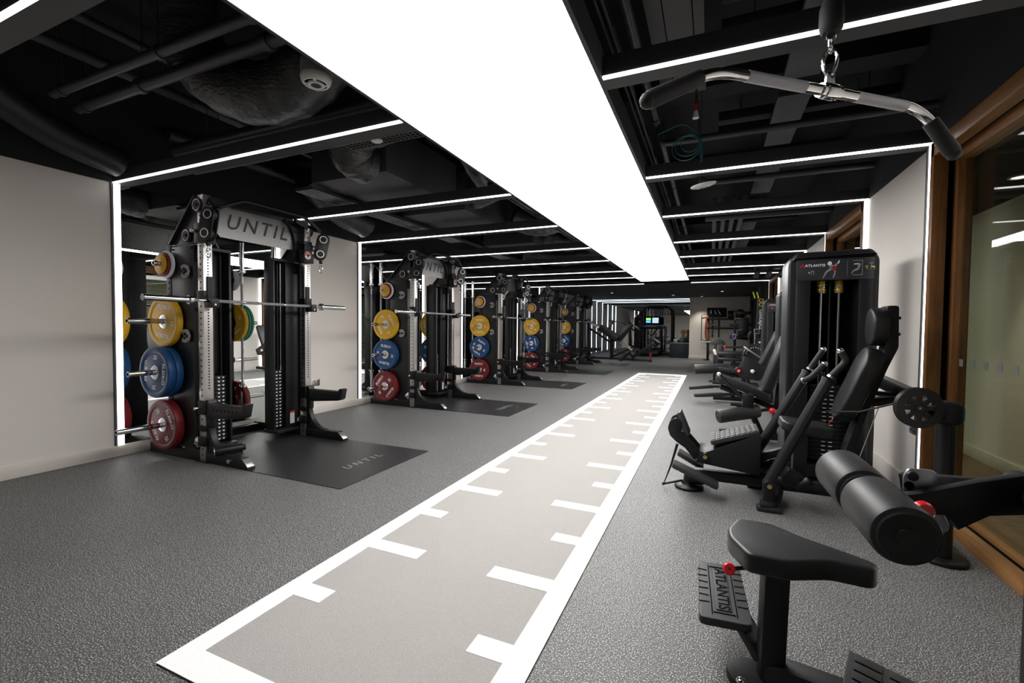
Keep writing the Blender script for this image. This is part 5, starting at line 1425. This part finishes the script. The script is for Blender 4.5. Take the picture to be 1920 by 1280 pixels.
m = M(SO); m.prism(rpoly([(0.985, 0.10), (1.135, 0.10), (1.14, 1.85), (1.11, 2.18), (1.03, 2.18), (0.995, 1.85)], 0.02), 'xz', 12.28, 12.42, 'satin_black', bev=0.01)
m.text('concept2', 0.125, (1.085, 12.277, 1.40), (0, 0, -1), (1, 0, 0), 'letter_white', bold=0.02)
for z in (1.86, 1.76):
    pts = [Vector((1.08 + 0.045 * math.cos(a), 12.276, z + 0.035 * math.sin(a))) for a in [2 * math.pi * i / 20 for i in range(20)]]
    m.tube(pts, 0.011, 'yellow_print', 6, closed=True)
m.build('column', t, (0, 0, 0))
for dx in (-0.10, -0.02):
    m = M(SO); m.beam((1.0 + dx, 12.22, 2.06), (1.04 + dx, 12.20, 1.90), 0.035, 0.03, 'lime_plastic', bev=0.01); m.cyl((1.02 + dx, 12.22, 2.06), (1.03 + dx, 12.26, 2.14), 0.004, 'rubber_black', seg=6); m.build('handle', t, (0, 0, 0))
m = M(SO); m.box((0.93, 12.16, 1.06), (1.05, 12.19, 1.18), 'grey_plastic', bev=0.006); m.box((0.945, 12.158, 1.075), (1.035, 12.161, 1.165), 'satin_black'); m.box((0.98, 12.19, 1.10), (1.0, 12.28, 1.13), 'steel_black'); m.build('monitor', t, (0, 0, 0))
m = M(SO)
for z in (0.86, 0.58): m.lathe([(0, 0), (0.03, 0), (0.035, 0.01), (0.10, 0.01), (0.11, 0.03), (0.11, 0.06), (0, 0.06)], 'satin_black', (1.06, 12.21, z), (0, 1, 0), 28); m.cyl((1.06, 12.20, z), (1.06, 12.215, z), 0.026, 'label_white', seg=16)
m.build('flywheel_cover', t, (0, 0, 0))
m = M(SO); m.box((0.80, 12.0, 0.0), (1.22, 12.8, 0.05), 'steel_black', bev=0.008); m.box((0.96, 12.3, 0.04), (1.16, 12.44, 0.14), 'steel_black', bev=0.01); m.cyl((0.955, 12.24, 0.1), (0.955, 12.24, 1.06), 0.010, 'stainless', seg=10); m.build('base', t, (0, 0, 0))
m = M((0.3, 14.6, 0)); m.box((-0.58, 13.1, 0.0008), (1.2, 16.4, 0.006), 'mat_rubber')
tag(m.build('floor_mat'), 'large dark rubber mat at the far right beyond the turf end', 'mat')

# partition wall storage
PO = (0.3, 18.9, 0)
t = thing('accessory_rack', 'dark wall rack with rows of pegs, shelves and small handles on the far partition', 'storage rack', PO)
m = M(PO); m.box((-0.16, 18.95, 1.62), (0.52, 18.99, 1.98), 'steel_black', bev=0.004)
m.box((-0.16, 18.82, 1.52), (1.20, 18.99, 1.58), 'steel_black', bev=0.004); m.box((-0.16, 18.80, 1.17), (1.10, 18.99, 1.23), 'steel_black', bev=0.004)
m.box((0.02, 18.92, 0.85), (0.07, 18.99, 1.9), 'steel_black', bev=0.004); m.box((0.24, 18.92, 0.85), (0.29, 18.99, 1.6), 'steel_black', bev=0.004)
m.build('frame', t, (0, 0, 0))
for (x, z) in [(0.12 + 0.0 * i, 0) for i in range(0)] + [(xx, zz) for xx in (0.06, 0.16, 0.36, 0.46, 0.56) for zz in (1.44, 1.33, 1.10, 1.0)]:
    m = M(PO); m.cyl((x, 18.99, z), (x, 18.86, z), 0.012, 'stainless', seg=8); m.ball((x, 18.86, z), 0.017, 'label_white', seg=8); m.build('peg', t, (0, 0, 0))
def hang_thing(name, label, cat, build, loc, group=None):
    m = M(loc); build(m); return tag(m.build(name), label, cat, group)
hang_thing('resistance_band', 'orange resistance band hanging at the left end of the partition rack', 'resistance band', lambda m: m.tube([Vector((-0.145 + 0.055 * math.cos(a) * (1 - 0.4 * math.sin(a)), 18.90, 1.22 + 0.45 * math.sin(a))) for a in [2 * math.pi * i / 30 for i in range(30)]], 0.028, 'amber_band', 8, closed=True), (-0.145, 18.90, 1.22))
for k, (x, k2) in enumerate(((-0.02, 'letter_white'), (0.10, 'stainless'), (0.22, 'stainless'))):
    hang_thing('pull_strap', '%s of the three small handles on top of the partition rack' % ('leftmost pale', 'middle steel', 'rightmost steel')[k], 'handle', lambda m: m.beam((x, 18.92, 1.90), (x + 0.05 * k, 18.90, 1.76 - 0.03 * k), 0.035, 0.03, k2, bev=0.008), (x, 18.92, 1.83), 'small handles on the partition rack')
hang_thing('rolled_mat', 'dark grey rolled pad resting on the top shelf of the partition rack', 'exercise pad', lambda m: m.cyl((0.56, 18.84, 1.722), (0.86, 18.84, 1.722), 0.135, 'rubber_tread', seg=24, bev=0.02), (0.71, 18.84, 1.722))
for k, (x, z, r) in enumerate(((0.98, 1.75, 0.16), (0.20, 1.66, 0.0), )):
    if r: hang_thing('exercise_ball', 'black round ball at the right end of the top partition shelf', 'ball', lambda m: m.ball((x, 18.825, z), r, 'rubber_black', seg=20), (x, 18.825, z))
for k, (x0, x1, z0, z1) in enumerate(((-0.345, -0.075, 0.72, 1.72),)):
    hang_thing('mobility_hoop', 'black rounded rectangular hoop leaning on the far partition wall', 'hoop', lambda m: m.tube(fillet([(x0, 18.93, z0 + 0.5), (x0, 18.93, z0), (x1, 18.93, z0), (x1, 18.93, z1), (x0, 18.93, z1), (x0, 18.93, z0 + 0.5)], 0.07), 0.012, 'rubber_black', 8), (-0.2, 18.93, 1.2))
t = thing('side_table', 'small white topped table on a black post by the far partition', 'table', (-0.10, 18.5, 0))
m = M((-0.10, 18.5, 0)); m.box((-0.34, 18.35, 0.655), (0.46, 18.75, 0.695), 'white_plastic', bev=0.01); m.build('tabletop', t, (0, 0, 0))
m = M((-0.10, 18.5, 0)); m.box((-0.145, 18.45, 0.02), (-0.06, 18.54, 0.655), 'steel_black', bev=0.004); m.box((-0.25, 18.35, 0), (0.05, 18.65, 0.025), 'steel_black', bev=0.004); m.build('post', t, (0, 0, 0))
m = M((0.06, 18.2, 0)); m.lathe([(0, 0.005), (0.085, 0.0), (0.10, 0.25), (0.105, 0.26), (0.095, 0.26), (0.082, 0.02), (0, 0.02)], 'white_plastic', (0.06, 18.2, 0), (0, 0, 1), 24)
tag(m.build('bucket'), 'white bucket on the floor by the far partition', 'bucket')
t = thing('multi_station', 'dark multi-station frame with black pads in the far right corner', 'weight machine', (0.95, 16.6, 0))
m = M((0.95, 16.6, 0)); m.box((0.68, 16.6, 0.0), (0.76, 16.7, 1.75), 'steel_black', bev=0.006); m.box((1.15, 16.6, 0.0), (1.24, 16.7, 2.1), 'steel_black', bev=0.006); m.box((0.62, 16.4, 0), (1.28, 16.9, 0.06), 'steel_black', bev=0.006); m.beam((0.72, 16.65, 1.7), (1.2, 16.65, 1.7), 0.1, 0.1, 'steel_black', bev=0.01); m.beam((0.55, 16.65, 1.30), (1.2, 16.65, 1.32), 0.12, 0.1, 'steel_black', bev=0.01); m.beam((0.58, 16.6, 0.92), (1.2, 16.65, 0.86), 0.12, 0.12, 'steel_black', bev=0.01); m.build('frame', t, (0, 0, 0))
m = M((0.95, 16.6, 0)); m.box((0.80, 16.5, 0.95), (1.12, 16.6, 1.55), 'vinyl_black', bev=0.04); m.build('pad', t, (0, 0, 0))
m = M((0.95, 16.6, 0)); m.cyl((0.70, 16.50, 1.50), (0.86, 16.50, 1.52), 0.012, 'stainless', seg=8); m.cyl((0.76, 16.50, 1.12), (0.94, 16.50, 1.16), 0.012, 'stainless', seg=8); m.build('handle', t, (0, 0, 0))
m = M((0.72, 16.45, 0.96)); m.tube([Vector((0.70 + 0.045 * math.cos(a), 16.5, 0.92 + 0.075 * math.sin(a))) for a in [2 * math.pi * i / 20 for i in range(20)]], 0.028, 'purple_band', 10, closed=True)
tag(m.build('foam_ring'), 'pale purple ring hooked on the dark frame at far right', 'exercise ring')

# left far: hack squat, adjustable bench
HO = (-3.5, 17.0, 0)
t = thing('hack_squat_machine', 'black angled sled leg machine with two steel rails at the far left', 'weight machine', HO)
m = M(HO)
m.box((-4.25, 16.95, 0.0), (-2.55, 17.05, 0.07), 'steel_black', bev=0.008); m.box((-4.25, 16.5, 0.0), (-4.15, 17.5, 0.07), 'steel_black', bev=0.008); m.box((-2.95, 16.66, 0.0), (-2.85, 17.5, 0.07), 'steel_black', bev=0.008)
m.beam((-4.25, 17.0, 1.15), (-3.42, 17.0, 0.62), 0.08, 0.07, 'steel_black', bev=0.01); m.box((-3.44, 16.93, 0.0), (-3.33, 17.05, 0.85), 'steel_black', bev=0.006)
m.beam((-4.25, 17.0, 0.05), (-4.3, 17.0, 1.5), 0.09, 0.09, 'steel_black', bev=0.01); m.beam((-3.0, 17.0, 0.04), (-2.55, 17.0, 0.42), 0.07, 0.07, 'steel_black', bev=0.01); m.beam((-3.33, 17.0, 0.12), (-2.62, 17.0, 0.46), 0.06, 0.06, 'steel_black', bev=0.01)
m.build('frame', t, (0, 0, 0))
for dy in (-0.22, 0.22):
    m = M(HO); m.cyl((-4.28, 17.0 + dy, 1.44), (-2.62, 17.0 + dy, 0.36), 0.028, 'stainless', seg=14); m.build('rail', t, (0, 0, 0))
m = M(HO); m.beam((-3.82, 16.95, 1.20), (-3.15, 16.95, 0.76), 0.24, 0.50, 'vinyl_black', bev=0.03, side=(0, 1, 0)); m.build('sled_pad', t, (0, 0, 0))
m = M(HO); m.beam((-3.12, 16.95, 0.70), (-2.66, 16.95, 1.30), 0.08, 0.55, 'satin_black', bev=0.01, side=(0, 1, 0)); m.build('foot_plate', t, (0, 0, 0))
m = M(HO); m.tube(fillet([(-3.55, 16.75, 0.98), (-3.30, 16.75, 1.42), (-3.48, 16.72, 1.46)], 0.05), 0.03, 'rubber_black', 10); m.tube(fillet([(-3.30, 16.75, 1.42), (-2.95, 16.75, 1.36), (-2.86, 16.75, 1.28)], 0.05), 0.022, 'steel_black', 10); m.build('handle', t, (0, 0, 0))
AO2 = (-2.2, 16.4, 0)
t = thing('adjustable_bench', 'black incline bench with raised backrest left of the far mirror', 'bench', AO2)
m = M(AO2); m.box((-3.0, 16.36, 0.02), (-1.88, 16.44, 0.08), 'steel_black', bev=0.006); m.box((-1.95, 16.25, 0.0), (-1.88, 16.55, 0.05), 'steel_black', bev=0.006); m.box((-1.955, 16.37, 0.05), (-1.895, 16.43, 0.30), 'label_red', bev=0.006); m.beam((-2.5, 16.4, 0.06), (-2.65, 16.4, 0.34), 0.05, 0.05, 'steel_black', bev=0.006); m.box((-2.98, 16.2, 0), (-2.9, 16.6, 0.05), 'steel_black', bev=0.006); m.beam((-1.925, 16.4, 0.28), (-1.93, 16.4, 0.52), 0.03, 0.03, 'steel_black'); m.build('frame', t, (0, 0, 0))
m = M(AO2); m.beam((-2.50, 16.4, 0.16), (-1.82, 16.4, 0.66), 0.09, 0.28, 'vinyl_black', bev=0.025, side=(0, 1, 0)); m.build('backrest', t, (0, 0, 0))
m = M(AO2); m.beam((-2.62, 16.4, 0.34), (-2.50, 16.4, 0.17), 0.08, 0.28, 'vinyl_black', bev=0.025, side=(0, 1, 0)); m.build('seat', t, (0, 0, 0))

# treadmill facing the far mirror
TO = (-2.45, 20.3, 0)
t = thing('treadmill', 'dark treadmill with bright colourful screen facing the far mirror', 'treadmill', TO)
m = M(TO); m.box((-2.90, 19.6, 0.06), (-2.0, 21.3, 0.22), 'satin_black', bev=0.03); m.build('deck', t, (0, 0, 0))
m = M(TO); m.box((-2.72, 19.62, 0.221), (-2.18, 21.2, 0.226), 'rubber_black'); m.build('belt', t, (0, 0, 0))
for x in (-2.92, -2.04):
    m = M(TO); m.beam((x + 0.04, 21.1, 0.12), (x + 0.04, 20.85, 1.25), 0.10, 0.14, 'satin_black', bev=0.02); m.beam((x + 0.04, 20.9, 1.12), (x + 0.04, 20.2, 1.05), 0.06, 0.06, 'rubber_black', bev=0.02); m.build('handrail', t, (0, 0, 0))
m = M(TO); m.obox((-2.45, 20.78, 1.22), (0.95, 0.30, 0.10), 'satin_black', Matrix.Rotation(0.3, 3, 'X'), 0.03); m.obox((-2.45, 20.68, 1.27), (0.50, 0.16, 0.03), 'grey_plastic', Matrix.Rotation(0.3, 3, 'X'), 0.01); m.obox((-2.40, 20.86, 1.52), (0.62, 0.05, 0.36), 'hole_black', Matrix.Rotation(-0.2, 3, 'X'), 0.015); m.build('console', t, (0, 0, 0))
m = M(TO); rx = Matrix.Rotation(-0.2, 3, 'X'); c = Vector((-2.40, 20.86, 1.52))
for (dx, dz, w, h, k) in ((-0.16, 0.06, 0.20, 0.10, 'screen_green'), (-0.16, -0.06, 0.20, 0.10, 'screen_blue'), (0.14, 0.0, 0.26, 0.24, 'screen_grey')): m.obox(c + rx @ Vector((dx, -0.027, dz)), (w, 0.003, h), k, rx)
m.build('screen', t, (0, 0, 0))
t = thing('cable_tower', 'dark arched cable machine standing beside the treadmill', 'weight machine', (-2.3, 21.4, 0))
m = M((-2.3, 21.4, 0))
for x in (-2.95, -1.65): m.box((x, 21.35, 0), (x + 0.09, 21.5, 1.95), 'steel_black', bev=0.008)
m.tube(fillet([(-2.9, 21.42, 1.9), (-2.75, 21.42, 2.15), (-1.75, 21.42, 2.15), (-1.6, 21.42, 1.9)], 0.2), 0.05, 'steel_black', 12); m.box((-3.0, 21.3, 0), (-1.5, 21.55, 0.06), 'steel_black', bev=0.008); m.build('frame', t, (0, 0, 0))
m = M((-2.3, 21.4, 0))
for x in (-2.70, -2.55, -1.95, -1.80): m.cyl((x, 21.42, 0.06), (x, 21.42, 2.10), 0.012, 'stainless', seg=8)
m.build('guide_rods', t, (0, 0, 0))

# navy box with small kit on top
t = thing('storage_box', 'dark navy storage box standing against the partition corner', 'box', (-1.16, 19.55, 0))
m = M((-1.16, 19.55, 0)); m.box((-1.52, 19.25, 0), (-0.80, 19.85, 0.58), 'navy_box', bev=0.01); m.build('body', t, (0, 0, 0))
m = M((-1.16, 19.55, 0)); m.box((-1.53, 19.24, 0.58), (-0.795, 19.86, 0.605), 'grey_plastic', bev=0.005); m.build('lid', t, (0, 0, 0))
for k, (x, r, mt, lb) in enumerate(((-1.32, 0.085, 'white_plastic', 'white'), (-1.08, 0.10, 'teal_soft', 'teal'), (-0.92, 0.09, 'navy_box', 'dark'))):
    m = M((x, 19.5, 0.605)); m.ball((x, 19.5, 0.605 + r), r, mt, seg=18)
    tag(m.build('exercise_ball'), 'small %s exercise ball on top of the navy storage box' % lb, 'ball', 'balls on the navy box')
m = M((-1.04, 19.68, 0.9)); m.lathe([(0, 0), (0.08, 0.0), (0.10, 0.12), (0.06, 0.32), (0.10, 0.40), (0.085, 0.50), (0, 0.53)], 'skin_tan', (-1.04, 19.70, 0.605), (0, 0, 1), 20)
tag(m.build('gym_accessory'), 'tan rounded bottle-shaped object on the navy storage box', 'gym kit')
